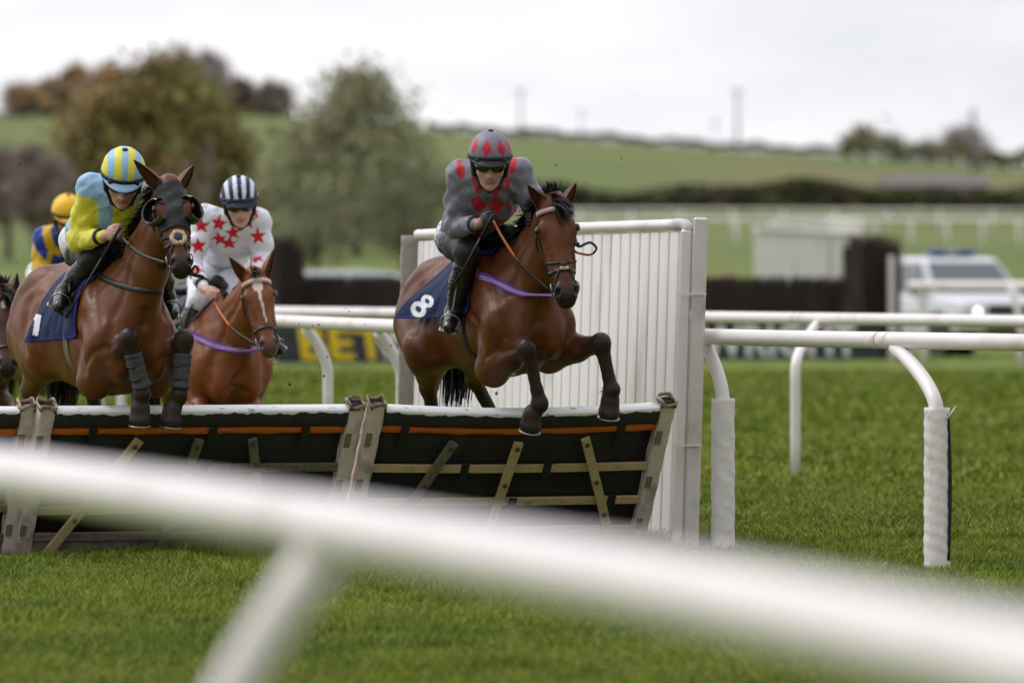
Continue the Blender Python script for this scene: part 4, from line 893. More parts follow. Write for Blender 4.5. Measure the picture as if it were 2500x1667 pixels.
    def crease(pts, depth, sig):
        q_ = [np.array(bv0.find_nearest(Vector(p))[0]) for p in spline(pts, 14)]; q_ = np.array(q_); m = np.all((v > q_.min(0)-4*sig) & (v < q_.max(0)+4*sig), axis=1); d_ = np.full(m.sum(), 9.0); vm = v[m]
        for a_, b_ in zip(q_[:-1], q_[1:]):
            ab = b_-a_; t = np.clip(((vm-a_)@ab)/(ab@ab+1e-12), 0, 1); d_ = np.minimum(d_, np.linalg.norm(vm-a_-t[:, None]*ab, axis=1))
        D_[m] = D_[m]-depth*np.exp(-(d_/sig)**2/2)
    nd = nrm(nt-nb); mj = nrm(maj)*(-1 if maj[2] > 0 else 1)
    for s_ in (-1, 1):
        crease([T(.08, s_*.12, 1.56), T(.30, s_*.22, 1.42), T(.47, s_*.22, 1.2), T(.5, s_*.2, 1.06)], .020, .026)
        crease([T(-.06, s_*.2, 1.46), T(-.16, s_*.3, 1.25), T(-.08, s_*.3, 1.04)], .014, .026)
        crease([T(.05, s_*.3, 1.30), T(.22, s_*.3, 1.16), T(.30, s_*.28, 1.0)], .014, .022)
        crease([nb+mj*.10+np.array([.1, s_*.16, 0]), (nb+nt)/2+mj*.05+np.array([0, s_*.13, 0]), nt+mj*.03+np.array([0, s_*.1, 0])], .012, .02)
        crease([nb-mj*.08+np.array([0, s_*.2, .1]), (nb+nt)/2-mj*.05+np.array([0, s_*.15, 0]), nt-mj*.02+np.array([0, s_*.1, 0])], .007, .022)
        crease([T(-.50, s_*.3, 1.04), T(-.66, s_*.3, 1.22), T(-.70, s_*.25, 1.42)], .018, .03)
        crease([T(-.98, s_*.3, 1.46), T(-1.02, s_*.3, 1.25), T(-.94, s_*.25, 1.02)], .012, .024)
        crease([T(-.66, s_*.2, 1.60), T(-.74, s_*.25, 1.50), T(-.86, s_*.28, 1.42)], .008, .025)
        for i_ in range(6): crease([T(-.20-.07*i_, s_*.28, 1.42), T(-.26-.075*i_, s_*.3, 1.2), T(-.22-.08*i_, s_*.26, 1.02)], .0035, .014)
        crease([H(.30, .015, s_*.11), H(.46, -.005, s_*.1), H(.66, -.004, s_*.085)], -.006, .009)
        crease([H(.34, -.03, s_*.12), H(.52, -.07, s_*.1), H(.50, -.14, s_*.08)], .007, .012)
        crease([H(.58, .03, s_*.07), H(.74, .0, s_*.075), H(.84, -.02, s_*.07)], .005, .010)
        jl = sp['fr' if s_ < 0 else 'fl']; kn_ = np.array(jl['knee']); el_ = T(*jl['el']) if 'el' in jl else T(.12, s_*.17, .98); out = np.array([.04, s_*.12, .04])
        crease([el_*.8+kn_*.2+out, el_*.5+kn_*.5+out, el_*.2+kn_*.8+out*.6], .010, .014); crease([el_*.75+kn_*.25-out*np.array([-3, 1, 1]), el_*.45+kn_*.55-out*np.array([-3, 1, 1]), el_*.2+kn_*.8-out*np.array([-2, .6, 1])], .009, .014)
    crease([T(.62, 0, 1.32), T(.66, 0, 1.15), T(.58, 0, .98), T(.40, 0, .90)], .026, .020)
    v = v+vnm*D_[:, None]
    body = mesh('body', v, f, COAT, root, c); body['label'] = sp['bodylabel']
    bv = bvh_of(v, f); X = dict(root=root, B=B, bv=bv, T=T, H=H, A=A, N=Nn, S=Sd, q=q, L=L, nb=nb, nt=nt, nm=nm, fr=fr, sp=sp, R=R, P=P, M=M, ax=ax)
    # eyes
    for s_ in (-1, 1):
        c0 = H(.295, .018, s_*.13); p, n, _, _ = bv.find_nearest(Vector(c0)); b = MB(); p = np.array(p); n = np.array(n)
        b.lathe([(.0, -.012), (.016, -.01), (.021, 0), (.017, .008), (.007, .0125), (.0, .013)], 14, p+n*.001, np.array([A, np.cross(n, A), n]).T*np.array([1.15, 1, 1])); b.build('eye', EYEM, root, True)
    for c0, n_, tf in shoes:
        e1 = nrm(tf-n_*(tf@n_)); e2 = np.cross(n_, e1); b = MB(); b.tube([c0+e1*.060*math.cos(t)+e2*.055*math.sin(t) for t in np.linspace(-2.4, 2.4, 22)], .011, 6, flat=(.55, 1), up=n_); b.build('horseshoe', RINGM, root, True)
    # ears: cupped leaves, tips from the photo
    for s_, tp in ((-1, sp['ears'][0]), (1, sp['ears'][1])):
        base = H(.03, .0, s_*.058); tip = np.array(tp); ax_ = tip-base; Le = np.linalg.norm(ax_); ax_ /= Le
        op = nrm(np.array(sp.get('earopen', (.75, s_*.55, -.1)))*np.array([1, 1, 1])) if 'earopen' in sp else nrm(np.array([.8, s_*.5, -.1])); op = nrm(op-ax_*(op@ax_)); sd = np.cross(ax_, op); vv = []; ff = []; cc = []; n_ = 13; m_ = 12
        for lay in (0, 1):
            for i in range(m_+1):
                t = i/m_; rr = .044*math.sin(math.pi*min(1, .30+.70*t))**.8*(1-.25*t)+.001
                if t > .985: rr = .002
                for k in range(n_):
                    a = math.radians(-125+250*k/(n_-1))*(1-.12*t); r2 = rr*(1 if lay == 0 else .86)
                    vv.append(base-ax_*.025+ax_*(Le+.025)*t-op*(r2*math.cos(a))*.85+sd*r2*math.sin(a)+op*.35*rr+ax_*0)
                    cc.append((np.array(C[:3])*(1-.75*max(0, t-.6)/.4)) if lay == 0 else np.array(C[:3])*.55)
        for lay in (0, 1):
            o_ = lay*(m_+1)*n_
            for i in range(m_):
                for k in range(n_-1):
                    qd = (o_+i*n_+k, o_+i*n_+k+1, o_+(i+1)*n_+k+1, o_+(i+1)*n_+k); ff.append(qd if lay else qd[::-1])
        o_ = (m_+1)*n_
        for i in range(m_):
            ff.append((i*n_, (i+1)*n_, o_+(i+1)*n_, o_+i*n_)); ff.append((i*n_+n_-1, o_+i*n_+n_-1, o_+(i+1)*n_+n_-1, (i+1)*n_+n_-1))
        mesh('ear', vv, ff, COAT, root, cc)
    # mane and forelock, tail
    crest = []; cd = []
    up_ = nrm(np.cross(np.array([0, 1., 0]), nrm(nt-nb))*-1); up_ = up_ if up_[2] > 0 or up_[0] < 0 else -up_
    lean = sp.get('manelean', -.45)
    for t in np.linspace(0, 1, 16):
        p = (nb*(1-t)**2+nm*2*t*(1-t)+nt*t*t) if 0 else (nb+(nm-nb)*t*2 if t < .5 else nm+(nt-nm)*(t-.5)*2)
        hit = bv.ray_cast(Vector(p), Vector(up_)); pp = np.array(hit[0]) if hit[0] else p+up_*.2
        crest.append(pp-up_*.012); cd.append(nrm(up_+np.array([0, lean, 0])))
    hm = sp.get('hair', HAIR)
    if sp.get('mane', 'loose') == 'loose':
        strands('mane', crest, cd, .13, hm, root, 900, 3, droop=1.9, w=.008, spread=.22)
        'hood' in sp or strands('forelock', [H(.0, .05), H(.06, .062), H(.1, .07)], [nrm(Nn*.45+A*.5+Sd*.55)]*3, .13, hm, root, 260, 5, droop=1.3, w=.007, spread=.2); 'hood' in sp or strands('forelock', [H(-.02, .03, -.03), H(-.04, .0, .03)], [nrm(Nn*.2-A*.8-Sd*.2)]*2, .075, hm, root, 120, 6, droop=.3, w=.006, spread=.3)
    else:
        b = MB()
        for i in range(16):
            t = i/15; p = crest[min(int(t*15), 15)]+np.array([0, -.012, .012]); b.lathe([(.006, -.022), (.02, -.012), (.023, .002), (.018, .016), (.006, .022)], 9, p)
        b.build('plaited_mane', hm, root, True)
        strands('forelock', [H(.0, .05), H(.06, .062)], [nrm(Nn*.9+A*.1)]*2, .07, hm, root, 70, 5, droop=.8, w=.006, spread=.3)
    tr = T(-1.22, 0, 1.42); td = sp.get('tail', [tr, tr+np.array([-.12, 0, -.05]), tr+np.array([-.2, 0, -.35]), tr+np.array([-.2, 0, -.75])])
    path = spline(td, 14); vv = []; ff = []; r = np.random.default_rng(9); q0 = 0
    for i in range(260):
        o = r.normal(0, 1, 3)*np.array([.045, .05, .02]); L0 = r.uniform(.7, 1.0); k = 10; sd = nrm(r.normal(0, 1, 3)*np.array([1, 1, .2]))
        for j in range(k+1):
            t = j/k*L0; p = path[min(int(t*13), 13)]; u = min(t*13-int(t*13), 1); p = p*(1-u)+path[min(int(t*13)+1, 13)]*u
            fl = .25+1.3*math.sin(min(t, .75)*math.pi/1.0)*(1-.3*t); ww = .007*(1-t**3*.8); p = p+o*fl; vv += [p-sd*ww, p+sd*ww]
        for j in range(k): ff.append((q0+2*j, q0+2*j+1, q0+2*j+3, q0+2*j+2))
        q0 += 2*(k+1)
    mesh('tail', vv, ff, hm, root)
    return X
# --- tack laid onto the skin
def cast(X, c, d, far=1.2):
    """outermost skin point from c along d"""
    c = np.array(c, float); d = nrm(d); h = X['bv'].ray_cast(Vector(c+d*far), Vector(-d), far)
    if h[0] is None: return None, None
    return np.array(h[0]), np.array(h[1])
def ring(X, c, e1, e2, a0, a1, n=40, far=.5, off=.004, dirtilt=None):
    P, Q = [], []
    for a in np.radians(np.linspace(a0, a1, n)):
        d = nrm(np.array(e1)*math.cos(a)+np.array(e2)*math.sin(a)); p, nn = cast(X, c, d, far)
        if p is None: continue
        P.append(p+d*off); Q.append(d)
    return np.array(P), np.array(Q)
def head_band(X, t, w, m, name, tilt=0, a0=-180, a1=180, n0=-.04, col=None, parent=None, th=.006, off=.002):
    c = X['H'](t, n0); A, Nn, Sd = X['A'], X['N'], X['S']; e1 = nrm(Nn+A*tilt); P, Q = ring(X, c, e1, Sd, a0, a1, 48, .3, off); b = MB(); cl = a1-a0 >= 359
    b.ribbon(P[:-1] if cl else P, Q[:-1] if cl else Q, w, th, closed=cl)
    if col is not None:
        k = len(b.v[0])//4; b.c = [np.repeat(np.array([col(i) for i in range(k)]), 4, 0)]
    return b.build(name, m, parent or X['root'], True, col is not None), P
def strap_pts(X, pts, w, m, name, off=.004, n=24, th=.004, snap=True, parent=None, col=None, ctr=None):
    """strap through given points, each pulled onto the skin"""
    c = spline(pts, n); P = []; Q = []
    for p in c:
        q, nn, _, _ = X['bv'].find_nearest(Vector(p)); q = np.array(q); nn = np.array(nn)
        P.append(q+nn*off if snap else p); Q.append(nn)
    P = np.array(P); Q = np.array(Q)
    for _ in range(3): P[1:-1] = (P[:-2]+2*P[1:-1]+P[2:])/4; Q[1:-1] = (Q[:-2]+2*Q[1:-1]+Q[2:])/4
    b = MB(); b.ribbon(P, Q, w, th); return b.build(name, m, parent or X['root'], True)
def tackle(X, brow, nose='cavesson', flee=False):
    root = X['root']; H, A, Nn, Sd = X['H'], X['A'], X['N'], X['S']
    bl = thing_part = bpy.data.objects.new('bridle', None); COL.objects.link(bl); bl.parent = root
    if brow:
        bb, _ = head_band(X, .135, .026, BRW, 'browband', .0, -82, 82, -.02, brow, bl, .012, .004)
    head_band(X, .70, .020, LEA, 'noseband', .10, -180, 180, -.03, None, bl)
    for s_ in (-1, 1):
        strap_pts(X, [H(.0, -.06, s_*.10), H(.22, -.05, s_*.14), H(.45, -.06, s_*.12), H(.70, -.04, s_*.09), H(.83, -.045, s_*.075)], .015, LEA, 'cheek_strap', .004, 24, .004, True, bl)
        strap_pts(X, [H(.06, -.08, s_*.12), H(.22, -.12, s_*.12), H(.36, -.20, s_*.05)], .012, LEA, 'throat_strap', .004, 14, .004, True, bl)
        c = H(.845, -.045, s_*.066); b = MB(); a = np.linspace(0, 2*np.pi, 25); e1, e2 = A, nrm(Nn*.8+Sd*s_*.3)
        b.tube([c+(e1*math.cos(t)+e2*math.sin(t))*.036 for t in a], .0045, 7, cap=False); b.build('bit_ring', RINGM, bl, True)
    if nose == 'grackle':
        head_band(X, .60, .014, LEA, 'noseband', .35, -120, 120, -.03, None, bl)
        for s_ in (-1, 1): strap_pts(X, [H(.66, .055, 0), H(.76, .03, s_*.05), H(.88, -.03, s_*.07)], .013, LEA, 'cross_strap', .005, 14, .004, True, bl)
        p, n = cast(X, H(.66, -.02), Nn, .3); b = MB(); rr = np.linspace(0, 2*np.pi, 17)
        if flee:
            v = [p+(A*math.cos(t)+Sd*math.sin(t))*.036+n*.006 for t in rr]; b.tube(v, [.014+.003*math.sin(i*2.3) for i in range(17)], 8, cap=False); b.build('fleece_pad', FLEE, bl, True); b = MB(); b.lathe([(.024, 0), (.026, .010), (.018, .016)], 12, p+n*.002, np.array([A, np.cross(n, A), n]).T); b.build('cross_piece', LEA, bl, True)
        else:
            b.lathe([(.018, 0), (.02, .008), (.014, .013)], 10, p+n*.004, np.array([A, np.cross(n, A), n]).T); b.build('cross_piece', LEA, bl, True)
            b = MB(); b.tube([p+A*.025+Sd*s_*.05*1+n*.004 for s_ in (-.5, -.2, .2, .5)], .011, 7); b.build('fleece_pad', FLEE, bl, True)
    return bl
def reins(X, hand, s_, m2=LEAB, slack=.03, split=.5):
    H = X['H']; c = H(.85, -.05, s_*.08); hnd = np.array(hand); p = [c, c*.6+hnd*.4+np.array([0, s_*.03, -slack]), c*.25+hnd*.75+np.array([0, s_*.02, -slack*.6]), hnd]
    q = spline(p, 24); up = np.array([0, s_*1.0, .3]); k = int(24*split); b = MB(); b.tube(q[:k+1], .011, 6, flat=(.25, 1), up=(0, 1, 0)); r_ = b.build('rein', LEA, X['root'], True)
    b = MB(); b.tube(q[k:], .012, 6, flat=(.3, 1), up=(0, 1, 0)); b.build('rubber_grip', m2, r_, True)
def breast_strap(X, pts, w, col, ends=True):
    c = spline(pts, 40); P = []; Q = []
    for p in c:
        ctr = np.array([.12, 0, p[2]]); d = nrm((p-ctr)*np.array([1, 1, 0])); q, n = cast(X, ctr, d, .9)
        if q is None: continue
        P.append(q+d*.007); Q.append(d)
    P = np.array(P); Q = np.array(Q)
    for _ in range(4): P[1:-1] = (P[:-2]+2*P[1:-1]+P[2:])/4
    b = MB(); n = len(P)
    if col is None: b.ribbon(P, Q, w, .006); o = b.build('breast_strap', LEA, X['root'], True); return o
    T = np.gradient(P, axis=0); T /= np.linalg.norm(T, axis=1)[:, None]; Bn = np.cross(T, Q); k = len(col); vv = []; ff = []; cc = []
    for i in range(k):
        for e in (i, i+.98): vv += [(P+Bn*(w*(e/k-.5)))+Q*.004]
        cc += [np.tile(col[i][:3], (2*n, 1))]
        o_ = 2*n*i
        for j in range(n-1): ff.append((o_+j, o_+j+1, o_+n+j+1, o_+n+j))
    o = mesh('breast_strap', np.vstack(vv), ff, ELAS, X['root'], np.vstack(cc)); md = o.modifiers.new('t', 'SOLIDIFY'); md.thickness = .008; md.offset = 0
    return o
def girth(X, f=-.02, w=.09, m=LEA, col=None, a0=-205, a1=25, tilt=.0):
    c = X['T'](f, 0, 1.22); R = X['R']; e1 = nrm(R@np.array([tilt, 1, 0])); e2 = R@np.array([0, 0, 1]); P, Q = ring(X, c, R@np.array([0, 1., 0]), e2, a0, a1, 60, .8, .006)
    P = P+(R@np.array([1., 0, 0]))*(tilt*((P-c)@e2))[:, None]
    for _ in range(2): P[1:-1] = (P[:-2]+2*P[1:-1]+P[2:])/4
    b = MB()
    if col is None: b.ribbon(P, Q, w, .007); return b.build('girth', m, X['root'], True)
    k = len(col); n = len(P); T = np.gradient(P, axis=0); T /= np.linalg.norm(T, axis=1)[:, None]; Bn = np.cross(T, Q); vv = []; ff = []; cc = []
    for i in range(k):
        for e in (i, i+.98): vv += [(P+Bn*(w*(e/k-.5)))+Q*.004]
        cc += [np.tile(col[i][:3], (2*n, 1))]; o_ = 2*n*i
        for j in range(n-1): ff.append((o_+j, o_+j+1, o_+n+j+1, o_+n+j))
    o = mesh('girth', np.vstack(vv), ff, ELAS, X['root'], np.vstack(cc)); md = o.modifiers.new('t', 'SOLIDIFY'); md.thickness = .008; md.offset = 0
    return o
def digit(ch, x, y):
    if ch == '1': return ((np.abs(x) < .022) & (np.abs(y) < .075)) | ((np.abs(x+.02-(y-.06)*.5) < .02) & (y > .03) & (y < .075))
    def rg(cx, cy, rx, ry, t): d = np.sqrt(((x-cx)/rx)**2+((y-cy)/ry)**2); return (d < 1) & (np.sqrt(((x-cx)/(rx-t))**2+((y-cy)/(ry-t))**2) > 1)
    return rg(0, .042, .044, .040, .026) | rg(0, -.036, .054, .050, .031)
def fr_th(X): return X['fr'].th
def saddle_cloth(X, ch, num_at, num_rot, base=S(19, 33, 72), f0=.12, f1=-.62, drop=105, sweep=.0, edge=S(48, 62, 160), numscale=1.0, flap=None, sides=(-1, 1)):
    root = X['root']; R = X['R']
    for s_ in sides:
        nf, na = 110, 120; V = []; UV = []
        for i in range(nf):
            for j in range(na):
                a = j/(na-1); ang = math.radians(90-drop*a); f = f0+(f1-f0)*i/(nf-1)-sweep*a*(i/(nf-1)); c = X['T'](f, 0, 1.24)
                d = R@np.array([0, s_*math.cos(ang), math.sin(ang)]); V.append((c, d)); UV.append((i/(nf-1), a))
        pts = []
        for (c, d), (u, a) in zip(V, UV):
            p, n = cast(X, c, d, .8); p = p if p is not None else c+d*.3
            w = .008*math.sin(u*11+a*7)*a+.006*math.sin(u*23-a*9)*a
            pts.append(p+d*(.014+w*.8+(.05*(u**3)*a*a if flap else 0)))
        pts = np.array(pts).reshape(nf, na, 3)
        for _ in range(3): pts[1:-1, 1:-1] = (pts[:-2, 1:-1]+pts[2:, 1:-1]+pts[1:-1, :-2]+pts[1:-1, 2:]+2*pts[1:-1, 1:-1])/6
        if flap is not None and s_ == -1:     # corner lifted by the wind
            U = np.linspace(0, 1, nf)[:, None]; A_ = np.linspace(0, 1, na)[None, :]; w = (np.clip((U-.35)/.65, 0, 1)**1.5)*(np.clip((A_-.35)/.65, 0, 1)**1.3); pts = pts+w[..., None]*np.array(flap)
        v = pts.reshape(-1, 3); f = [(i*na+j, i*na+j+1, (i+1)*na+j+1, (i+1)*na+j) for i in range(nf-1) for j in range(na-1)]
        cc = np.tile(np.array(base[:3]), (len(v), 1)); uv = np.array(UV)
        cc[(uv[:, 1] > .975) | (uv[:, 0] < .02)] = np.array(edge[:3])*.6
        if ch:
            o = np.array(num_at); k = np.argmin(np.linalg.norm(v-o, axis=1)) if len(num_at) == 3 else None; i0, j0 = divmod(k, na)
            e1 = nrm(pts[min(i0+4, nf-1), j0]-pts[max(i0-4, 0), j0])*(-1 if s_ < 0 else 1); e2 = nrm(pts[i0, max(j0-4, 0)]-pts[i0, min(j0+4, na-1)])
            e1 = np.array([math.sin(fr_th(X)), math.cos(fr_th(X)), 0])*1.0; e2 = np.array([0, 0, 1.0]); x = (v-v[k])@e1/numscale; y = (v-v[k])@e2/numscale; t = math.radians(num_rot); x, y = x*math.cos(t)+y*math.sin(t), -x*math.sin(t)+y*math.cos(t)
            m_ = digit(ch, x, y) & (np.linalg.norm(v-v[k], axis=1) < .2*numscale); cc[m_] = np.array(S(222, 224, 228)[:3])
        o = mesh('saddle_cloth', v, f, NAVY, root, cc); md = o.modifiers.new('t', 'SOLIDIFY'); md.thickness = .006
    # saddle: seat, pommel and flaps
    b = Blob(); T = X['T']; b.ec(T(.02, 0, 1.66), T(-.42, 0, 1.64), (.045, .11), (.04, .15), X['ax'][2], None, .05); b.ec(T(.06, 0, 1.70), T(-.02, 0, 1.66), (.05, .06), (.05, .1), X['ax'][2], None, .05); b.ec(T(-.40, 0, 1.66), T(-.46, 0, 1.68), (.04, .14), (.03, .12), X['ax'][2], None, .05)
    for s_ in (-1, 1): b.ec(T(-.08, s_*.19, 1.58), T(-.02, s_*.27, 1.40), (.15, .018), (.11, .016), (1, 0, 0), None, .05)
    v, f = b.skin(.012); mesh('saddle', v, f, SADD, root)

# horse C: the bay leading over the hurdle beside the wing
fC = Frame(1224, 50.3, 20); J = fC.J
bay = S(96, 51, 21)
XC = horse('bay horse clearing the hurdle beside the white wing, black legs and purple striped breast strap', fC, dict(coat=bay, forecol=S(62, 36, 23), off=.155, pitch=4, loff=.03, poll=J(1349, 487, .84), muzzle=J(1386, 737, 1.06), face=(1, -.22, .45),
    ears=(J(1288, 452, .84), J(1407, 446, .84)), neck=(.27, .0, 1.31), neckbend=(.02, 0, .0), bodylabel='bay body with black lower legs',
    fr=dict(el=(.20, -.165, .90), knee=J(1288, 850, .62), fet=J(1318, 985, .60), hoof=J(1299, 1015, .56), hd=(-.35, -.05, -1), toe=(1, 0, -.3)), fl=dict(el=(.22, .17, .98), knee=J(1468, 838, .62), fet=J(1493, 952, .62), hoof=J(1489, 982, .60), hd=(-.25, 0, -1), toe=(1, 0, -.3)),
    hr=dict(st=J(1046, 850, -.58), hock=J(1046, 945, -1.08), fet=J(1066, 1065, -1.15), hoof=J(1072, 1105, -1.18)), hl=dict(st=J(1200, 850, -.55), hock=J(1158, 925, -1.02), fet=J(1206, 1020, -1.05), hoof=J(1214, 1062, -1.1)),
    tail=[J(1085, 700, -1.15), J(1075, 790, -1.32), J(1112, 890, -1.38), J(1105, 1010, -1.35)], manelean=-.55))
tackle(XC, lambda i: (S(206, 196, 190) if i % 2 else S(150, 44, 50))[:3], 'grackle')
breast_strap(XC, [J(1158, 676, .2), J(1215, 694, .5), J(1285, 718, .62), J(1345, 716, .55), J(1395, 690, .3)], .062, [S(70, 50, 170), S(130, 44, 120), S(72, 60, 180), S(190, 180, 214), S(140, 40, 96), S(190, 180, 214), S(72, 60, 180), S(130, 44, 120), S(70, 50, 170)])
girth(XC, .0, .09, LEA, None, -205, 25, .0)
saddle_cloth(XC, '8', J(1032, 746, -.5), -48, f0=.10, f1=-.44, drop=92, sweep=.22, numscale=.9, flap=(-.04, -.05, .02))
# horse A: dark bay in hood and blinkers
fA = Frame(275, 49.55, 20); J = fA.J
baA = S(102, 55, 24)
XA = horse('bay horse in black hood and blinkers, grey leg wraps, jumping the left hurdle', fA, dict(coat=baA, off=.06, pitch=1.5, poll=J(412, 446, .86), muzzle=J(444, 664, 1.12), face=(1, -.2, .5),
    ears=(J(326, 390, .83), J(474, 402, .83)), neck=(.29, .0, 1.30), hood=1, bodylabel='bay body with black lower legs', forecol=S(66, 38, 24),
    fr=dict(el=(.19, -.17, .95), knee=J(316, 826, .64), fet=J(346, 962, .62), hoof=J(342, 1000, .60), hd=(-.1, 0, -1)), fl=dict(el=(.22, .17, .96), knee=J(450, 830, .62), fet=J(438, 965, .62), hoof=J(420, 1003, .60), hd=(-.1, -.1, -1)),
    hr=dict(st=J(112, 850, -.58), hock=J(72, 952, -1.05), fet=J(84, 1060, -1.15), hoof=J(88, 1100, -1.2)), hl=dict(st=J(262, 860, -.55), hock=J(226, 948, -1.0), fet=J(238, 1050, -1.05), hoof=J(240, 1090, -1.08)),
    tail=[J(125, 730, -1.2), J(110, 820, -1.36), J(150, 920, -1.40), J(140, 1010, -1.38)]))
blA = tackle(XA, None, 'grackle', True)
breast_strap(XA, [J(225, 674, .2), J(285, 694, .5), J(355, 710, .62), J(405, 707, .5), J(440, 690, .3)], .034, None)
girth(XA, .0, .075, None, [S(120, 104, 76), S(60, 54, 44), S(134, 118, 88), S(60, 54, 44), S(120, 104, 76)], -205, 25, .0)
saddle_cloth(XA, '1', J(134, 800, -.5), -10, f0=.16, f1=-.46, drop=100, sweep=.10, numscale=.8)
def hood():
    X = XA; nt_, na = 40, 60; pts = []; 
    for i in range(nt_):
        t = .02+.60*i/(nt_-1); c = X['H'](t, -.05)
        for j in range(na):
            a = math.radians(-118+236*j/(na-1)); d = nrm(X['N']*math.cos(a)+X['S']*math.sin(a)); p, n = cast(X, c, d, .22); rm = .15*X['q']
            if p is None: p = c+d*.08
            if np.linalg.norm(p-c) > rm: p = c+d*rm
            pts.append(p+d*(.007+.003*math.sin(t*40+a*3)))
    v = np.array(pts); f = []
    dT = (v-X['P'])@X['A']/X['L']; dS = (v-X['P'])@X['S']; dN = (v-X['P'])@X['N']; q = X['q']
    for i in range(nt_-1):
        for j in range(na-1):
            k = i*na+j; cc = v[[k, k+1, k+na+1, k+na]].mean(0); tt = (cc-X['P'])@X['A']/X['L']; ss = abs((cc-X['P'])@X['S'])/q; nn = ((cc-X['P'])@X['N'])/q
            eye = (tt-.33)**2*.36+(nn-.004)**2 < .0038 and ss > .05          # round eye openings under the cups
            low = tt > .54+.10*min(1, max(0, -nn/.1))
            if not eye and not low: f.append((k, k+1, k+na+1, k+na))
    o = mesh('hood', v, f, HOOD, X['root']); md = o.modifiers.new('t', 'SOLIDIFY'); md.thickness = .004; md.offset = 1
    for s_ in (-1, 1):
        c = X['H'](.33, .004, s_*.094); ax_ = nrm(X['S']*s_*.85+X['N']*.55); e1 = nrm(X['A']-ax_*(X['A']@ax_)); e2 = np.cross(ax_, e1); vv = []; ff = []; n = 26; rg = [(.082, -.024), (.090, .0), (.090, .026), (.082, .052), (.074, .066), (.068, .058), (.080, .02), (.076, -.02)]
        a0, a1 = -2.3, 2.3; bk = nrm(-X['N']); b0 = math.atan2(bk@e2, bk@e1)
        for r_, z in rg:
            for k in range(n):
                a = b0+a0+(a1-a0)*k/(n-1); vv.append(c+(e1*math.cos(a)+e2*math.sin(a))*r_*q+ax_*z*q*(1-.35*abs(k/(n-1)*2-1)))
        m_ = len(rg)
        for i in range(m_):
            for k in range(n-1): ff.append((i*n+k, i*n+k+1, ((i+1) % m_)*n+k+1, ((i+1) % m_)*n+k))
        mesh('blinker_cup', vv, ff, CUPM, o)
hood()
def leg_wrap(X, a, b_, r=.05):
    root = X['root']; a = np.array(a); b_ = np.array(b_); ax_ = nrm(b_-a); e1 = nrm(np.cross(ax_, [0, 1, 0])); e2 = np.cross(ax_, e1); m = MB(); v = []; n = 22; zs = np.linspace(0, 1, 26); ff = []
    for i, z in enumerate(zs):
        rr = r*(1.0+.10*(z > .9)+.06*math.sin(z*30)*.5); rr = rr*(1+.12*abs(z-.45))
        for k in range(n):
            t = 2*math.pi*k/n; v.append(a+(b_-a)*z+(e1*math.cos(t)*1.02+e2*math.sin(t)*.92)*rr*(1+.03*math.sin(t*3+z*12)))
    for i in range(len(zs)-1):
        for k in range(n): ff.append((i*n+k, i*n+(k+1) % n, (i+1)*n+(k+1) % n, (i+1)*n+k))
    m.add(v, ff); o = m.build('leg_wrap', WRAP, root, True); md = o.modifiers.new('t', 'SOLIDIFY'); md.thickness = .006
    for z in (.3, .68):
        m = MB(); c = a+(b_-a)*z; q = [c+ax_*.01*math.sin(t*2)+(e1*math.cos(t)+e2*math.sin(t)*.93)*r*1.10 for t in np.linspace(.4, 4.2, 20)]; m.ribbon(q, [(e1*math.cos(t)+e2*math.sin(t)) for t in np.linspace(.4, 4.2, 20)], .016, .003); m.build('strap', WRAPS, o, True)
leg_wrap(XA, J(324, 862, .63), J(347, 946, .62), .052); leg_wrap(XA, J(447, 864, .62), J(439, 948, .62), .052)
def rein_loop(X, pts, m2):
    q = spline(pts, 30); b = MB(); b.tube(q, .009, 7, flat=(.45, 1)); o = b.build('rein_loop', LEA, X['root'], True)
    b = MB(); b.tube(q[18:27]+np.array([0, 0, .001]), .0115, 7, flat=(.5, 1)); b.build('rubber_grip', m2, o, True)
    b = MB(); b.lathe([(.012, -.012), (.018, -.006), (.018, .006), (.012, .012)], 10, q[3]); b.build('buckle', LEA, o, True)
rein_loop(XC, [fC.J(1404, 580, .98), fC.J(1412, 602, 1.0), fC.J(1440, 592, 1.02), fC.J(1456, 606, 1.02), fC.J(1442, 622, 1.0), fC.J(1412, 618, .98), fC.J(1402, 612, .97)], LEAB)
rein_loop(XA, [fA.J(462, 660, 1.1), fA.J(474, 672, 1.12), fA.J(484, 660, 1.14), fA.J(476, 650, 1.14), fA.J(468, 668, 1.12), fA.J(492, 676, 1.13), fA.J(498, 680, 1.13)], LEA)
def feather(X, pts):
    for c in pts:
        c = np.array(c); strands('fetlock_hair', [c+np.array([-.045, -.02, .01]), c+np.array([-.05, .02, -.01])], [np.array([-.8, -.15, -.4]), np.array([-.8, .15, -.5])], .055, HAIR, X['root'], 50, 4, droop=.5, w=.003, spread=.35)
feather(XC, [fC.J(1318, 985, .60), fC.J(1493, 952, .62)]); feather(XA, [fA.J(346, 962, .62), fA.J(438, 965, .62)])
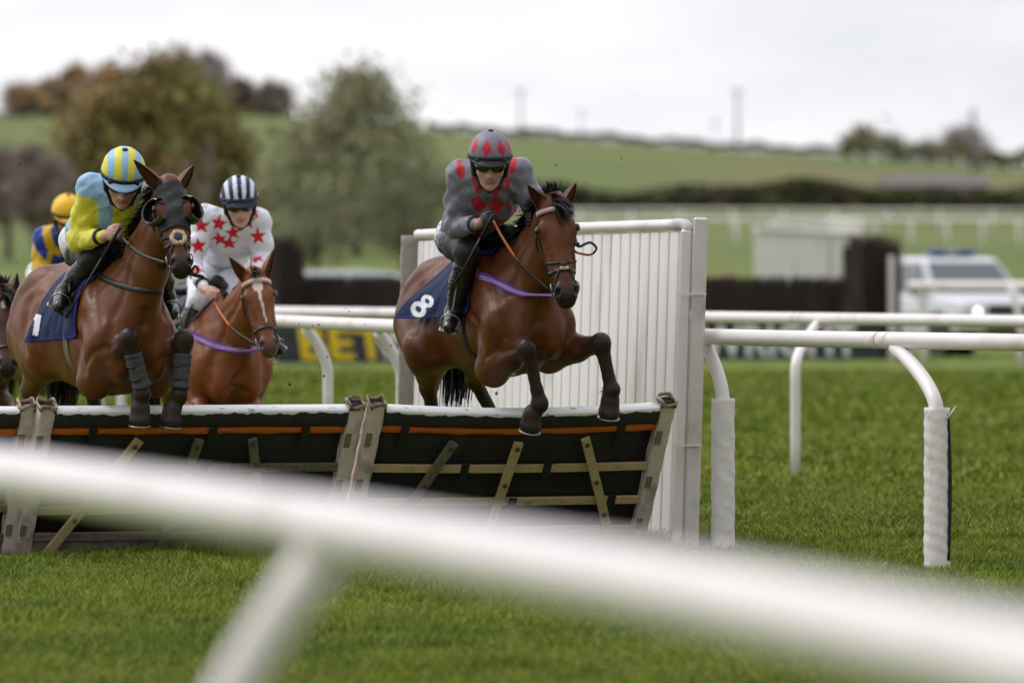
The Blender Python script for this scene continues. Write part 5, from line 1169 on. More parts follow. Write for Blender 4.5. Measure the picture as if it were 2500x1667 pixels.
# horse B: chestnut with a white star behind the hurdle
fB = Frame(520, 56.5, 20); J = fB.J
XB = horse('chestnut horse with a white star and thin stripe, galloping up behind the left hurdle', fB, dict(coat=S(118, 64, 30), off=-.14, pitch=-1, poll=J(620, 668, .92), muzzle=J(660, 860, 1.16), face=(1, -.25, .45), hair=HAIR, muzzcol=S(92, 66, 58), legcol=S(104, 56, 30), forecol=S(112, 60, 29), chest=1,
    ears=(J(559, 628, .90), J(668, 608, .90)), neck=(.29, .01, 1.26), mane='plait', bodylabel='chestnut body', marks=[('star', .19, .085, .0, .036), ('stripe', .24, .66, .0, .009)],
    fr=dict(el=(.14, -.17, .93), knee=J(500, 1018, .50), fet=J(508, 1092, .22), hoof=J(508, 1118, .14)), fl=dict(el=(.16, .17, .93), knee=J(622, 1015, .55), fet=J(628, 1085, .30), hoof=J(628, 1115, .22)),
    hr=dict(st=J(440, 900, -.52), hock=J(415, 1020, -.75), fet=J(420, 1120, -.55), hoof=J(422, 1150, -.48)), hl=dict(st=J(590, 905, -.5), hock=J(545, 1030, -.6), fet=J(550, 1130, -.35), hoof=J(552, 1160, -.28))))
tackle(XB, lambda i: (S(214, 206, 204) if i % 3 else S(190, 40, 52))[:3])
breast_strap(XB, [J(478, 815, .2), J(515, 840, .5), J(573, 852, .62), J(612, 846, .52), J(632, 830, .35)], .062, [S(96, 44, 140), S(120, 60, 160), S(100, 50, 150), S(190, 160, 200), S(120, 60, 150), S(190, 160, 200), S(100, 50, 150), S(96, 44, 140)])
girth(XB, .0, .08)
saddle_cloth(XB, None, (0, 0, 0), 0, f0=.12, f1=-.5, drop=80)
# horse E: dark bay at the left edge
fE = Frame(-100, 57.5, 20); J = fE.J
XE = horse('dark bay horse at the very left edge, only its head and neck in the picture', fE, dict(coat=S(80, 48, 34), off=-.08, pitch=0, poll=J(6, 708, .92), muzzle=J(18, 910, 1.16), face=(1, -.25, .45), muzzcol=S(34, 28, 27),
    ears=(J(-48, 662, .9), J(42, 666, .9)), neck=(.29, .0, 1.28), bodylabel='dark bay body', marks=[('star', .22, .05, .0, .016)], forecol=S(70, 44, 33),
    fr=dict(el=(.14, -.17, .93), knee=J(-80, 1020, .5), fet=J(-75, 1100, .25), hoof=J(-75, 1130, .18)), fl=dict(el=(.16, .17, .93), knee=J(30, 1015, .5), fet=J(34, 1090, .25), hoof=J(34, 1120, .18)),
    hr=dict(st=J(-190, 890, -.52), hock=J(-215, 1015, -.8), fet=J(-210, 1120, -.6), hoof=J(-208, 1150, -.52)), hl=dict(st=J(-70, 890, -.5), hock=J(-95, 1015, -.7), fet=J(-90, 1120, -.5), hoof=J(-88, 1150, -.42))), .013)
tackle(XE, lambda i: S(44, 34, 30)[:3])
# horse D: behind the hooded bay
fD = Frame(140, 67, 20); J = fD.J
XD = horse('brown horse almost wholly hidden behind the hooded bay, carrying the rider in the yellow cap', fD, dict(coat=S(96, 58, 40), off=-.14, pitch=0, poll=J(232, 720, .95), muzzle=J(262, 880, 1.18), face=(1, -.25, .45),
    ears=(J(205, 690, .92), J(262, 690, .92)), neck=(.29, .0, 1.26), bodylabel='brown body',
    fr=dict(el=(.14, -.17, .93), knee=J(175, 955, .5), fet=J(178, 1040, .25), hoof=J(178, 1065, .18)), fl=dict(el=(.16, .17, .93), knee=J(235, 955, .5), fet=J(238, 1035, .25), hoof=J(238, 1060, .18)),
    hr=dict(st=J(80, 880, -.52), hock=J(65, 990, -.75), fet=J(68, 1070, -.55), hoof=J(70, 1095, -.48)), hl=dict(st=J(175, 880, -.5), hock=J(158, 990, -.65), fet=J(160, 1070, -.45), hoof=J(162, 1095, -.38))), .015)
girth(XD); saddle_cloth(XD, None, (0, 0, 0), 0, f0=.12, f1=-.5, drop=80)
# ---------------------------------------------------------------- riders
SKIN = mat('skin', attr=True, rough=.5, spec=.35, var=.06, vscale=30, bump=.05, bscale=120)
SILK = mat('racing_silk', attr=True, rough=.5, spec=.35, bump=.6, bscale=11, bdist=.035, stretch=(1, 1, .7), bdetail=3, sheen=.15)
BREE = mat('white_breeches', attr=True, rough=.65, bump=.5, bscale=11, bdist=.025, bdetail=3)
BOOT = mat('black_boot', S(22, 21, 23), .28, spec=.6, bump=.5, bscale=17, bdist=.02, stretch=(1, 1, 2), bdetail=2)
CAPS = mat('cap_silk', attr=True, rough=.5, spec=.35, bump=.3, bscale=14, bdist=.02)
BLKP = mat('black_plastic', S(14, 14, 15), .25, spec=.6)
BLKF = mat('black_harness', S(18, 18, 19), .6)
LENS = mat('goggle_lens', S(10, 10, 12), .05, spec=.9)
GLOV = mat('black_glove', S(24, 24, 27), .6, bump=.2, bscale=60)
WHIPM = mat('whip_leather', S(30, 29, 31), .45)
def diamonds(v, c, o, e1, e2, a, b, red, mask):
    x = (v-o)@e1/a; y = (v-o)@e2/b; p = (np.floor(x+y)+np.floor(x-y)).astype(int) % 2 == 0; c[mask & p] = np.array(red[:3]); return c
def star5(v, c, at, nrm_, up, r, col, mask=None):
    n = nrm(nrm_); e2 = nrm(up-n*(np.array(up)@n)); e1 = np.cross(e2, n); d = v-at; x = d@e1; y = d@e2; z = d@n
    rr = np.hypot(x, y); a = (np.arctan2(x, y)) % (2*np.pi/5); a = np.abs(a-np.pi/5); a = np.pi/5-a   # 0 on a tip, pi/5 in a notch
    ri = .42*r; A_ = np.array([r, 0]); Bx, By = ri*math.cos(math.pi/5), ri*math.sin(math.pi/5)
    lim = (r*By)/(np.cos(a)*By+np.sin(a)*(r-Bx)+1e-9)
    m = (rr < lim) & (np.abs(z) < r*.9)
    if mask is not None: m &= mask
    c[m] = np.array(col[:3]); return c
def rider(label, fr, j, spec, h=.0062):
    root = thing('person', label, 'jockey', tuple(np.array(fr.loc())), fr.rz)
    J = j; Fd = nrm(J['face']); hc = np.array(J['head']); hs = J.get('hs', 1.1); up0 = np.array(J.get('up', (0, 0, 1.0))); U = nrm(up0-Fd*(up0@Fd)); Sd = np.cross(U, Fd)
    hp = lambda f, s_, u: hc+(Fd*f+Sd*s_+U*u)*hs
    hx = [Fd, Sd, U]; sk = spec.get('skin', S(196, 150, 130)); lip = S(168, 104, 96); B = Blob()
    e = lambda f, s_, u, r, k=.015, c=sk, op=1: B.el(hp(f, s_, u), np.array(r)*hs, c, k, hx, op)
    e(0, 0, .02, (.098, .076, .10)); e(.035, 0, -.05, (.062, .060, .075), .03); e(.05, 0, -.098, (.042, .042, .028), .02); e(.078, 0, -.112, (.02, .022, .018), .02)
    B.ec(hp(.088, 0, .0), hp(.112, 0, -.045), (.012*hs, .010*hs), (.017*hs, .017*hs), Fd, sk, .01); e(.098, -.014, -.050, (.011, .009, .008), .008); e(.098, .014, -.050, (.011, .009, .008), .008)
    e(.084, 0, .018, (.016, .055, .012), .015); e(.058, -.045, -.035, (.022, .022, .025), .02); e(.058, .045, -.035, (.022, .022, .025), .02)
    e(.090, 0, -.074, (.013, .024, .005), .006, lip); e(.089, 0, -.083, (.013, .021, .006), .006, lip); e(.062, 0, -.068, (.032, .036, .022), .02)
    for s_ in (-1, 1): e(-.005, s_*.078, -.02, (.022, .010, .032), .008); e(.088, s_*.031, -.002, (.010, .017, .009), .006, S(60, 46, 40))
    nb = np.array(J['neck']); B.rc(hp(-.02, 0, -.07), nb, .056, .062, sk, .03)
    ch, pv = np.array(J['chest']), np.array(J['pelvis']); side = nrm(np.array(J['shL'])-np.array(J['shR'])); fw = nrm(np.cross(side, nrm(nb-pv)))
    torso = lambda g, c, k=.05: (B2.ec(nb*.8+ch*.2, ch, (.085+g, .15+g), (.11+g, .155+g), fw, c, k), B2.ec(ch, pv*.8+ch*.2, (.11+g, .155+g), (.095+g, .135+g), fw, c, k))
    B2 = B; torso(-.012, sk)
    def arm(b, g, c, lo=True):
        for s_, n in ((-1, 'R'), (1, 'L')):
            sh, el, wr = [np.array(J[x+n]) for x in ('sh', 'el', 'wr')]
            b.rc(sh, el, .060+g, .046+g, c, .05); b.rc(el, wr, .046+g, .029+g*.8, c, .03)
    arm(B, -.012, sk)
    # hands: palm, four bent fingers closed round the rein, thumb on top
    for s_, n in ((-1, 'R'), (1, 'L')):
        el, wr, hd = [np.array(J[x+n]) for x in ('el', 'wr', 'hd')]; col = sk if not spec.get('gloves') else S(24, 24, 27)
        a = nrm(hd-wr); dn = nrm(np.array([0, 0, -1.])-a*(-a[2])); sd = np.cross(dn, a); pc = wr+a*.055
        B.rc(wr-a*.02, wr+a*.02, .027, .026, sk, .01); B.el(pc, (.048, .018, .040), col, .012, [a, sd, dn])
        inn = nrm(np.array([0, -s_*1.0, 0])-a*(-s_*a[1])); inn = sd if sd@np.array([0, -s_, 0]) > 0 else -sd
        for q in range(4):
            u = (q-1.5)*.0205; L1 = (.036, .040, .038, .031)[q]; b0 = pc+a*.040+dn*u; b1 = b0+a*L1*.75+inn*.014; b2 = b1+inn*.024-a*.012; b3 = b2-a*.028+inn*.002
            B.rc(b0, b1, .0108, .0100, col, .005); B.rc(b1, b2, .0100, .0092, col, .004); B.rc(b2, b3, .0092, .0082, sk if spec.get('gloves') == 2 else col, .004)
        t0 = pc-a*.01-dn*.034; t1 = t0+a*.034+inn*.016-dn*.006; t2 = t1+a*.020+inn*.016; B.rc(t0, t1, .0125, .0108, col, .008); B.rc(t1, t2, .0108, .009, col, .005)
    for s_, n in ((-1, 'R'), (1, 'L')):
        hi, kn, an, to = [np.array(J[x+n]) for x in ('hi', 'kn', 'an', 'to')]
        B.rc(hi, kn, .080, .052, sk, .05); B.rc(kn, an, .050, .034, sk, .03); B.rc(an, to, .035, .026, sk, .02)
    v, f = B.skin(h); c = B.paint(v, .006)
    body = mesh('body', v, f, SKIN, root, c)
    def piece(name, b, m, painter, parent=root, wr=.0, ws=38, hh=h):
        dsp = None
        if wr: dsp = lambda p: wr*(1.1*(1-2*np.abs(np.sin(p[:, 2]*ws*.62+p[:, 1]*ws*.45+1.6*np.sin(p[:, 0]*17)+1.2*np.sin(p[:, 1]*13))))*np.sin(p[:, 0]*14+p[:, 1]*11+1)+.8*(1-2*np.abs(np.sin(p[:, 2]*ws*.5-p[:, 1]*ws*.7+2*np.sin(p[:, 0]*12+2))))*np.sin(p[:, 1]*15-p[:, 2]*12)+.35*np.sin(p[:, 2]*ws*2.1+3*np.sin(p[:, 0]*21+p[:, 1]*13)))
        vv, ff = b.skin(hh, dsp); cc = b.paint(vv, .008); cc = painter(vv, cc) if painter else cc; o = mesh(name, vv, ff, m, parent, cc); return o, vv
    # silks: torso and sleeves
    b = Blob(); B2 = b; torso(.016, spec['torso'], .06); b.ec(pv*.5+ch*.5, pv*.72+ch*.28, (.125, .165), (.118, .158), fw, spec['torso'], .05)
    for s_, n in ((-1, 'R'), (1, 'L')):
        sh, el, wr = [np.array(J[x+n]) for x in ('sh', 'el', 'wr')]; b.rc(sh*.75+nb*.25, sh, .075, .076, spec['torso'], .05)
        mid = sh*.45+el*.55; b.rc(sh, mid, .073, .070, spec['sleeve'], .045); b.rc(mid, el, .070, .063, spec['sleeve'], .04); we = wr*.93+el*.07; b.rc(el, el*.35+wr*.65, .064, .047, spec['sleeve'], .03); b.rc(el*.35+wr*.65, we, .047, .033, spec['sleeve'], .02)
    b.ec(nb*.9+ch*.1, nb+nrm(hc-nb)*.035, (.07, .085), (.064, .07), fw, spec.get('collar', spec['torso']), .03)
    up_t = nrm(nb-pv)
    def pt(vv, cc): return spec['paint'](vv, cc, dict(J=J, nb=nb, ch=ch, pv=pv, side=side, fw=fw, up=up_t))
    silks, sv = piece('silks', b, SILK, pt, wr=.0045)
    # button placket and armbands
    for s_, n in ((-1, 'R'), (1, 'L')):
        el, wr = np.array(J['el'+n]), np.array(J['wr'+n]); a = nrm(wr-el); L = np.linalg.norm(wr-el); m_ = MB(); p = el+a*L*.80; m_.tube([p-a*.012, p+a*.012], .0465, 20); m_.build('armband', BLKF, silks, True)
    # breeches, with knees down to the boot tops
    b = Blob(); bc = spec.get('breeches', S(224, 224, 230)); kc = spec.get('kneecol', bc); b.ec(pv*.8+ch*.2, pv, (.112, .15), (.125, .165), fw, bc, .05)
    for s_, n in ((-1, 'R'), (1, 'L')):
        hi, kn, an = [np.array(J[x+n]) for x in ('hi', 'kn', 'an')]; md = hi*.5+kn*.5; b.rc(hi, md, .105, .088, spec.get('thigh', bc), .06); b.rc(md, kn, .088, .068, kc, .05); b.rc(kn, kn*.7+an*.3, .066, .056, kc, .03)
    piece('breeches', b, BREE, spec.get('bpaint'), wr=.003)
    for s_, n in ((-1, 'R'), (1, 'L')):
        kn, an, to = [np.array(J[x+n]) for x in ('kn', 'an', 'to')]; b = Blob(); ax_ = nrm(an-kn); ft = nrm(to-an)
        b.rc(kn*.80+an*.20, kn*.5+an*.5, .064, .060, None, .02); b.rc(kn*.5+an*.5, an, .060, .046, None, .03); b.rc(an, to, .046, .036, None, .03); b.el(an*.98+to*.02-ft*.03+ax_*.03, (.04, .036, .036), None, .02); b.plane(kn*.80+an*.20, -ax_, None, .004)
        sole = nrm(np.cross(np.cross(ft, ax_), ft)); sole = sole if sole@ax_ > 0 else -sole
        vv, ff = b.skin(.0075, lambda p: .0025*np.sin((p@ax_)*62+2*np.sin(p[:, 1]*30))*np.clip(((p-kn)@ax_)/np.linalg.norm(an-kn)-.5, 0, .6)*2); bo = mesh('boot', vv, ff, BOOT, root)
        m_ = MB(); q = an*.25+to*.75; sdv = nrm(np.cross(ft, sole)); a = np.linspace(-2.5, 2.5, 22)
        m_.tube([q+sole*.045+sdv*math.sin(t)*.058-sole*(.075*(1+math.cos(t)))*.72 if abs(t) < 2.2 else q+sole*.05+sdv*math.sin(t)*.058 for t in np.linspace(-2.6, 2.6, 24)], .005, 7); m_.box(q+sole*.044, (.05, .11, .012), np.array([ft, sdv, sole]).T, bev=.003); m_.build('stirrup_iron', RINGM, bo, True)
        m_ = MB(); top = np.array([q[0]-.02, np.sign(q[1])*.20, fr_top(fr)]) ; m_.ribbon(spline([q-sole*.10, (q-sole*.10)*.5+top*.5+np.array([0, np.sign(q[1])*.03, 0]), top], 12), [np.array([0, np.sign(q[1]), .1])]*12, .024, .004); m_.build('stirrup_leather', SADD, bo)
    # helmet with silk cap, peak, harness, goggles
    b = Blob(); b.el(hp(-.004, 0, .052), np.array((.128, .108, .112))*hs, None, .02, hx); b.el(hp(-.01, 0, .03), np.array((.124, .106, .075))*hs, None, .02, hx); b.plane(hp(0, 0, .022)+Fd*0, -U+Fd*.10, None, .006)
    vv, ff = b.skin(.0058, lambda p: .0015*np.sin(p[:, 0]*70+p[:, 2]*50)*np.sin(p[:, 1]*80+p[:, 2]*30)); q = (vv-hp(0, 0, .03)); xs = q@Sd/hs; us = q@U/hs; fs = q@Fd/hs
    hel = mesh('helmet', vv, ff, CAPS, root, spec['cap'](xs, us, fs))
    m_ = MB(); m_.lathe([(.0, .0), (.016, .0), (.017, .006), (.010, .011), (.0, .012)], 14, hp(-.004, 0, .161), np.array([Fd, Sd, U]).T); m_.v[0] *= 1; m_.c[0][:] = np.array(spec['button'][:3]); m_.build('cap_button', CAPS, hel, True, True)
    # peak: shallow crescent
    v_, f_ = [], []; n_ = 25; m2 = 7
    for lay in (0, 1):
        for i in range(m2):
            for k in range(n_):
                a = math.radians(-82+164*k/(n_-1)); rr = 1+(.36*(i/(m2-1)))*math.cos(a)**.7; fwd, sd_ = .122*math.cos(a)*rr, .106*math.sin(a)*(1+.06*i/(m2-1)); dr = .026+.012*math.cos(a)-(.034*(i/(m2-1))*math.cos(a)) - (0 if lay == 0 else .006)
                v_.append(hp(fwd, sd_, dr+.012))
    for lay in (0, 1):
        o_ = lay*m2*n_
        for i in range(m2-1):
            for k in range(n_-1): qd = (o_+i*n_+k, o_+i*n_+k+1, o_+(i+1)*n_+k+1, o_+(i+1)*n_+k); f_.append(qd[::-1] if lay else qd)
    o_ = m2*n_
    for k in range(n_-1): a_ = (m2-1)*n_+k; f_.append((a_, a_+1, o_+a_+1, o_+a_))
    pcol = np.tile(np.array(spec['peak'][:3]), (len(v_), 1)); pcol[m2*n_:] = np.array(S(16, 16, 17)[:3])
    mesh('peak', v_, f_, CAPS, hel, pcol)
    m_ = MB(); ring_ = [hp(.131*math.cos(t), .112*math.sin(t), .036+.013*math.cos(t)) for t in np.linspace(0, 2*np.pi, 41)]; m_.tube(ring_, .010, 8, cap=False, flat=(1.3, .5), up=U); m_.build('rim_band', BLKF if not spec.get('rim') else spec['rim'], hel, True)
    b = Blob()
    for s_ in (-1, 1):
        b.ec(hp(.0, s_*.088, .03), hp(.012, s_*.080, -.055), (.046*hs, .018*hs), (.030*hs, .014*hs), Fd, None, .01); b.rc(hp(.012, s_*.078, -.05), hp(.050, s_*.052, -.112), .013, .009, None, .01); b.rc(hp(.050, s_*.052, -.112), hp(.068, 0, -.138), .009, .009, None, .01)
    b.el(hp(-.06, 0, .0), np.array((.06, .092, .055))*hs, None, .02, hx)
    b.ec(hp(.098, -.06, .036), hp(.098, .06, .036), (.022*hs, .020*hs), (.022*hs, .020*hs), U, None, .02); vv, ff = b.skin(.006); mesh('harness', vv, ff, BLKF, hel)
    b = Blob()
    gz = spec.get('gog', .0)
    for s_ in (-1, 1): b.el(hp(.093, s_*.036, gz-.003), np.array((.020, .038, .026))*hs, None, .01, [nrm(Fd+Sd*s_*.25), nrm(Sd-Fd*s_*.25), U])
    b.rc(hp(.104, -.02, gz), hp(.104, .02, gz), .009, .009, None, .008)
    for s_ in (-1, 1): b.rc(hp(.085, s_*.064, gz), hp(.0, s_*.088, gz+.01), .011, .010, None, .01)
    vv, ff = b.skin(.005); mesh('goggles', vv, ff, LENS, root)
    return root, hp, sv
def fr_top(fr): return {id(fC): 1.74, id(fA): 1.62, id(fB): 1.42, id(fD): 1.42}.get(id(fr), 1.5)
def mir(a): return np.array([a[0], -a[1], a[2]])
def cap_stripes(c0, c1, w, ph=.5, curve=0):
    def fn(x, u, f):
        k = np.floor(x*(1+curve*np.clip(.10-u, 0, .2))/w+ph).astype(int) % 2; return np.where((k == 0)[:, None], np.array(c0[:3]), np.array(c1[:3]))
    return fn
# rider C: grey with red diamonds
GR, RD = S(120, 118, 132), S(188, 34, 50)
def paintC(v, c, k):
    J = k['J']; mask = np.linalg.norm(c-np.array(GR[:3]), axis=1) < 2
    t = (v-k['pv'])@k['up']; s_ = (v-k['ch'])@k['side']
    tors = np.ones(len(v), bool)
    for n in ('R', 'L'):
        sh, el = np.array(J['sh'+n]), np.array(J['el'+n]); a = nrm(el-sh); d = (v-sh)@a; dist = np.linalg.norm(v-sh-np.clip(d, 0, 1)[:, None]*a, axis=1); out = np.abs(s_) > .165; tors &= ~((d > .0) & (dist < .115)) & (np.abs(s_) < .185)
        wr = np.array(J['wr'+n]); a2 = nrm(wr-el); d2 = (v-el)@a2; dist2 = np.linalg.norm(v-el-np.clip(d2, 0, .4)[:, None]*a2, axis=1); tors &= ~((d2 > -.05) & (dist2 < .085))
    return diamonds(v, c, k['ch'], k['side'], k['up'], .100, .128, RD, tors)
def capC(x, u, f):
    c = np.tile(np.array(GR[:3]), (len(x), 1)); a = np.arctan2(x, f)
    for k in range(-4, 5):
        ac = k*math.radians(42)+math.radians(-12); d = np.abs((a-ac+np.pi) % (2*np.pi)-np.pi)*.115/.030+np.abs(u-.068)/.043; c[d < 1] = np.array(RD[:3])
    return c
J = fC.J; jc = dict(head=J(1196, 397, .50), face=(.93, -.30, -.26), up=(0, .02, 1), hs=1.13, neck=J(1196, 442, .30), chest=J(1186, 492, .14), pelvis=J(1132, 572, -.36), shR=J(1124, 425, .20), shL=J(1266, 418, .30), elR=J(1112, 556, .10), wrR=J(1170, 545, .42), hdR=J(1206, 527, .56), elL=J(1312, 528, .34), wrL=J(1310, 540, .54), hdL=J(1302, 535, .64),
    hiR=J(1112, 590, -.36), hiL=J(1186, 585, -.36), knR=J(1140, 615, .16), anR=J(1106, 766, .02), toR=J(1096, 800, .15))
jc['knL'] = mir(jc['knR'])+np.array([0, .04, 0]); jc['anL'] = mir(jc['anR'])+np.array([-.12, .0, .02]); jc['toL'] = mir(jc['toR'])+np.array([-.12, .0, .02])
def bpC(v, c):
    J_ = jc; d = (v-J_['hiR']); m = (v[:, 1] < J_['hiR'][1]-.03) & (v[:, 0] < -.25); r = np.sin(v[:, 2]*95)*np.sin(v[:, 0]*80); c[m & (r > .72)] = np.array(S(30, 44, 110)[:3]); c[m & (r < -.8)] = np.array(S(70, 170, 190)[:3]); return c
RC, hpC, svC = rider('person in grey silks with red diamonds, crouched on the horse beside the wing', fC, jc, dict(torso=GR, sleeve=GR, paint=paintC, cap=capC, button=GR, peak=S(24, 24, 26), gloves=1, kneecol=S(22, 22, 26), thigh=S(24, 24, 28), bpaint=bpC, skin=S(188, 148, 132)))
# rider A: light blue and yellow
LB, YE = S(146, 184, 218), S(218, 210, 62)
def paintA(v, c, k):
    J = k['J']; t = (v-k['ch'])@k['side']; tors = np.linalg.norm(c-np.array(LB[:3]), axis=1) < .12; c[(t > .02) & tors] = np.array(YE[:3])
    arm = np.linalg.norm(c-np.array(YE[:3]), axis=1); sh = np.array(J['shR']); el = np.array(J['elR']); a = nrm(el-sh); d = (v-sh)@a; c[(np.linalg.norm(v-sh, axis=1) < .16) & (d < .04) & (t < .0)] = np.array(LB[:3])
    c[(np.linalg.norm(v-sh, axis=1) < .30) & (d >= .04) & (np.linalg.norm(v-sh-np.clip(d, 0, .5)[:, None]*a, axis=1) < .105)] = np.array(YE[:3]); return c
J = fA.J; ja = dict(head=J(300, 437, .52), face=(.84, -.24, -.50), up=(0, .05, 1), hs=1.13, neck=J(288, 472, .30), chest=J(272, 522, .14), pelvis=J(212, 592, -.36), shR=J(224, 458, .22), shL=J(344, 470, .32), elR=J(190, 588, .10), wrR=J(258, 576, .42), hdR=J(294, 560, .56), elL=J(392, 560, .30), wrL=J(380, 578, .52), hdL=J(366, 570, .60),
    hiR=J(204, 612, -.36), hiL=J(266, 605, -.36), knR=J(225, 632, .14), anR=J(153, 720, -.03), toR=J(143, 748, .10))
ja['knL'] = mir(ja['knR'])+np.array([0, .06, 0]); ja['anL'] = J(412, 742, -.15); ja['toL'] = J(420, 765, .0)
RA, hpA, svA = rider('person in light blue and yellow silks and striped cap, on the hooded horse', fA, ja, dict(torso=LB, sleeve=YE, paint=paintA, cap=cap_stripes(LB, YE, .034, .5), button=LB, peak=LB, kneecol=S(24, 24, 27), thigh=S(24, 24, 28), skin=S(196, 150, 134)))
# rider B: white with red stars
WT = S(226, 226, 236); RS = S(204, 28, 48)
J = fB.J; jb = dict(head=J(585, 496, .35), face=(.92, -.26, -.28), up=(0, -.05, 1), hs=1.1, neck=J(578, 542, .22), chest=J(566, 580, .06), pelvis=J(534, 632, -.38), shR=J(502, 530, .14), shL=J(630, 538, .22), elR=J(468, 640, .12), wrR=J(500, 706, .42), hdR=J(524, 727, .54), elL=J(642, 628, .2), wrL=J(624, 680, .46), hdL=J(604, 700, .56),
    hiR=J(506, 640, -.36), hiL=J(572, 642, -.36), knR=J(482, 735, .14), anR=J(446, 830, .12), toR=J(438, 855, .24), knL=J(572, 735, .12))
jb['anL'] = mir(jb['anR'])+np.array([0, .08, 0]); jb['toL'] = mir(jb['toR'])+np.array([0, .08, 0])
STARS = [(531, 493), (490, 556), (535, 552), (576, 576), (483, 607), (613, 544), (640, 577), (630, 624), (487, 652), (532, 588), (562, 602), (622, 512)]
def paintB(v, c, k):
    view = nrm(np.array([math.cos(fB.th), -math.sin(fB.th), 0]))
    vn_ = v[:, 1]  # nearest front vertex to each star's photo point
    for px, py in STARS:
        o = fB.J(px, py, 0); d = v-o; t = d@view; perp = np.linalg.norm(d-t[:, None]*view, axis=1); m = perp < .02
        if not m.any(): continue
        i = np.where(m)[0][np.argmax(t[m])]; near = np.linalg.norm(v-v[i], axis=1) < .05; q = v[near]-v[near].mean(0); n = np.linalg.svd(q.T@q)[0][:, 2]; n = n if n@view > 0 else -n
        c = star5(v, c, v[i], n, np.array([.1, .15*math.sin(px), 1]), .060, RS)
    return c
RB, hpB, svB = rider('person in white silks with red stars and a navy striped cap', fB, jb, dict(torso=WT, sleeve=WT, paint=paintB, cap=cap_stripes(S(30, 34, 74), S(214, 216, 228), .026, .5, 1.5), button=S(214, 216, 228), peak=S(26, 28, 52), kneecol=WT, rim=mat('navy_rim', S(30, 34, 74), .6), skin=S(204, 160, 146)), .007)
# rider D: yellow and royal blue, at the back
Y2, RB_ = S(226, 178, 36), S(32, 56, 160)
J = fD.J; jd = dict(head=J(164, 530, .36), face=(.90, -.15, -.38), up=(0, 0, 1), hs=1.1, neck=J(158, 572, .22), chest=J(150, 612, .06), pelvis=J(120, 668, -.38), shR=J(106, 580, .14), shL=J(206, 585, .20), elR=J(100, 652, .1), wrR=J(126, 702, .42), hdR=J(148, 718, .52), elL=J(214, 660, .2), wrL=J(200, 705, .46), hdL=J(180, 718, .54), hiR=J(98, 675, -.36), hiL=J(150, 672, -.36), knR=J(98, 745, .12), anR=J(66, 830, -.12), toR=J(60, 850, .02), knL=J(180, 745, .12))
jd['anL'] = mir(jd['anR']); jd['toL'] = mir(jd['toR'])
def paintD(v, c, k):
    J = k['J']
    for n in ('R', 'L'):
        sh, el = np.array(J['sh'+n]), np.array(J['el'+n]); nb = k['nb']; a = nrm(sh-nb); t = (v-nb)@a; u = (v-k['pv'])@k['up']; m = (u > .22) & (np.abs((v-k['ch'])@k['side']) > .02) & (((v-k['ch'])@k['side']) * (-1 if n == 'R' else 1) > 0)
        dd = np.linalg.norm(v-nb, axis=1); c[m & (dd > .12) & (dd < .175)] = np.array(Y2[:3]); c[m & (dd >= .175) & (dd < .25)] = np.array(RB_[:3])
    s_ = (v-k['ch'])@k['side']; c[(np.abs(np.abs(s_)-.105) < .02) & (np.linalg.norm(c-np.array(RB_[:3]), axis=1) < .2) & ((v-k['nb'])@k['up'] < -.06)] = np.array(Y2[:3]); return c
rider('person in blue and yellow silks with plain yellow cap, behind the hooded horse', fD, jd, dict(torso=S(30, 48, 136), sleeve=Y2, paint=paintD, cap=lambda x, u, f: np.tile(np.array(S(238, 186, 40)[:3]), (len(x), 1)), button=Y2, peak=S(232, 170, 40), kneecol=WT), .009)
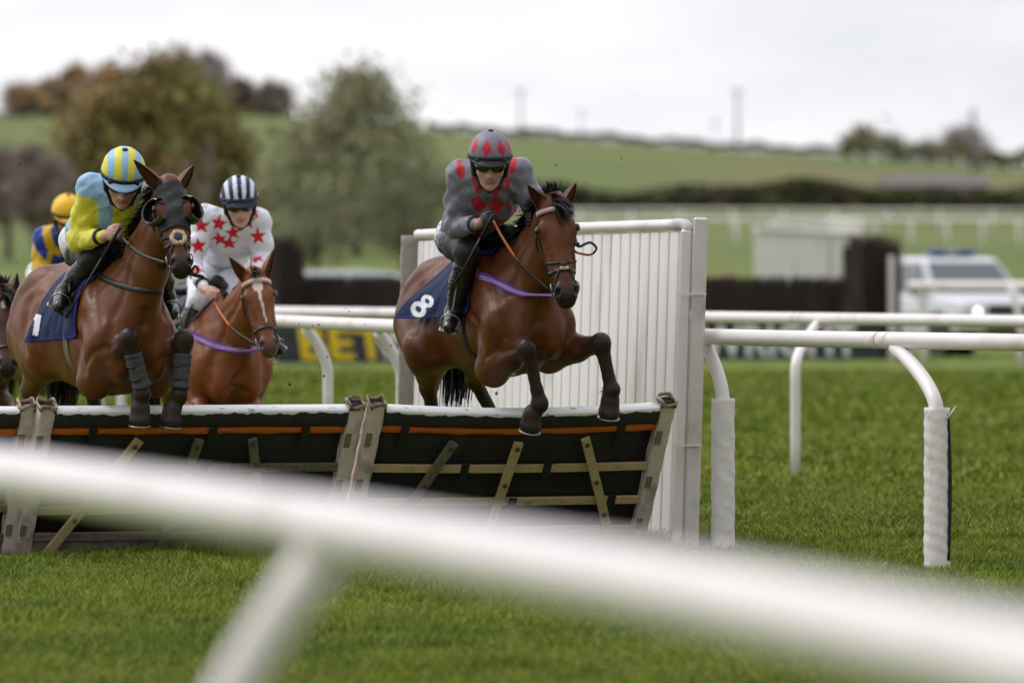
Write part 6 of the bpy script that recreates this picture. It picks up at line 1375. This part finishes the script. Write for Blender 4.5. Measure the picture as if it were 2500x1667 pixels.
# reins run from the bit to the hands; whips in the right hands
reins(XC, jc['hdR']+np.array([-.01, 0, -.03]), -1, LEAB, .02, .42); reins(XC, jc['hdL'], 1, LEAB, .02, .42)
reins(XA, ja['hdR']+np.array([-.01, 0, -.03]), -1, LEA, .02, .6); reins(XA, ja['hdL'], 1, LEA, .02, .6)
reins(XB, jb['hdR']+np.array([-.01, 0, -.03]), -1, mat('orange_rubber', S(214, 96, 40), .5), .02, .45); reins(XB, jb['hdL'], 1, LEA, .02, .45)
def whip(label, fr, a, b, r=.0062):
    root = thing('riding_whip', label, 'whip', (0, 0, 0), 0, 'riding whips'); a = np.array(a); b = np.array(b); M_ = np.array(Matrix.Rotation(fr.rz, 3, 'Z')); w = lambda p: M_@p+np.array(fr.loc()); A_, B_ = w(a), w(b); root.location = tuple(A_); d = B_-A_
    m_ = MB(); m_.tube([-d*.06, d*.05, d*.30], [r*1.5, r*1.5, r*1.2], 10); m_.build('grip', BLKF, root, True)
    m_ = MB(); m_.tube([d*.30, d*.6, d*.85], [r*1.1, r*.9, r*.8], 8); m_.build('shaft', WHIPM, root, True); m_ = MB(); m_.tube([d*.85, d*.9, d*1.0], [r*.8, r*1.5, r*1.4], 8, flat=(.6, 1.4)); m_.build('flap', WHIPM, root, True)
whip('black whip pointing down and left from the grey-sleeved hand', fC, jc['hdR']+np.array([0, -.02, -.02]), fC.J(1114, 690, .30))
whip('black whip held across the light blue rider\'s boot', fA, ja['hdR']+np.array([0, -.02, -.02]), fA.J(162, 775, .15))
whip('black whip of the rider in white, pointing to the hooded horse', fB, jb['hdR']+np.array([0, -.02, -.02]), fB.J(436, 815, .30))
# mud thrown up by the hooves
MUD = mat('wet_mud', S(34, 28, 22), .8)
def mud():
    r = np.random.default_rng(21); b = MB()
    v = [(1, 0, 0), (-1, 0, .2), (0, 1, -.1), (.1, -1, 0), (0, .2, 1), (.1, 0, -1)]; f = [(0, 2, 4), (2, 1, 4), (1, 3, 4), (3, 0, 4), (2, 0, 5), (1, 2, 5), (3, 1, 5), (0, 3, 5)]
    proto = None; spots = [(45, 350, 2), (97, 363, 2.4), (48, 402, 3), (232, 356, 3), (1356, 403, 3), (1517, 387, 3.4), (1550, 235, 1.5), (1560, 900, 4), (1030, 560, 2.5), (1212, 960, 5), (963, 605, 3), (75, 530, 2.4), (40, 640, 2), (640, 920, 2)]
    for _ in range(34): spots.append((r.uniform(640, 960), r.uniform(750, 970), r.choice([1.6, 2, 2.4, 3, 4])))
    for _ in range(16): spots.append((r.uniform(160, 380), r.uniform(900, 1000), r.uniform(1, 1.8)))
    for px, py, s_ in spots:
        d = r.uniform(51.5, 55); p = W(px, py, d)
        if proto is None: proto = o = mesh('mud_clod', v, f, MUD, None, None, False)
        else: o = proto.copy(); COL.objects.link(o)
        o.location = tuple(p); k = s_*.0021; o.scale = (k*r.uniform(.8, 1.6), k, k*r.uniform(.6, 1.5)); o.rotation_euler = tuple(r.uniform(0, 6, 3)); tag(o, 'small dark clod of mud flying in the air near the jumping horses', 'mud clod', 'flying mud clods')
mud()
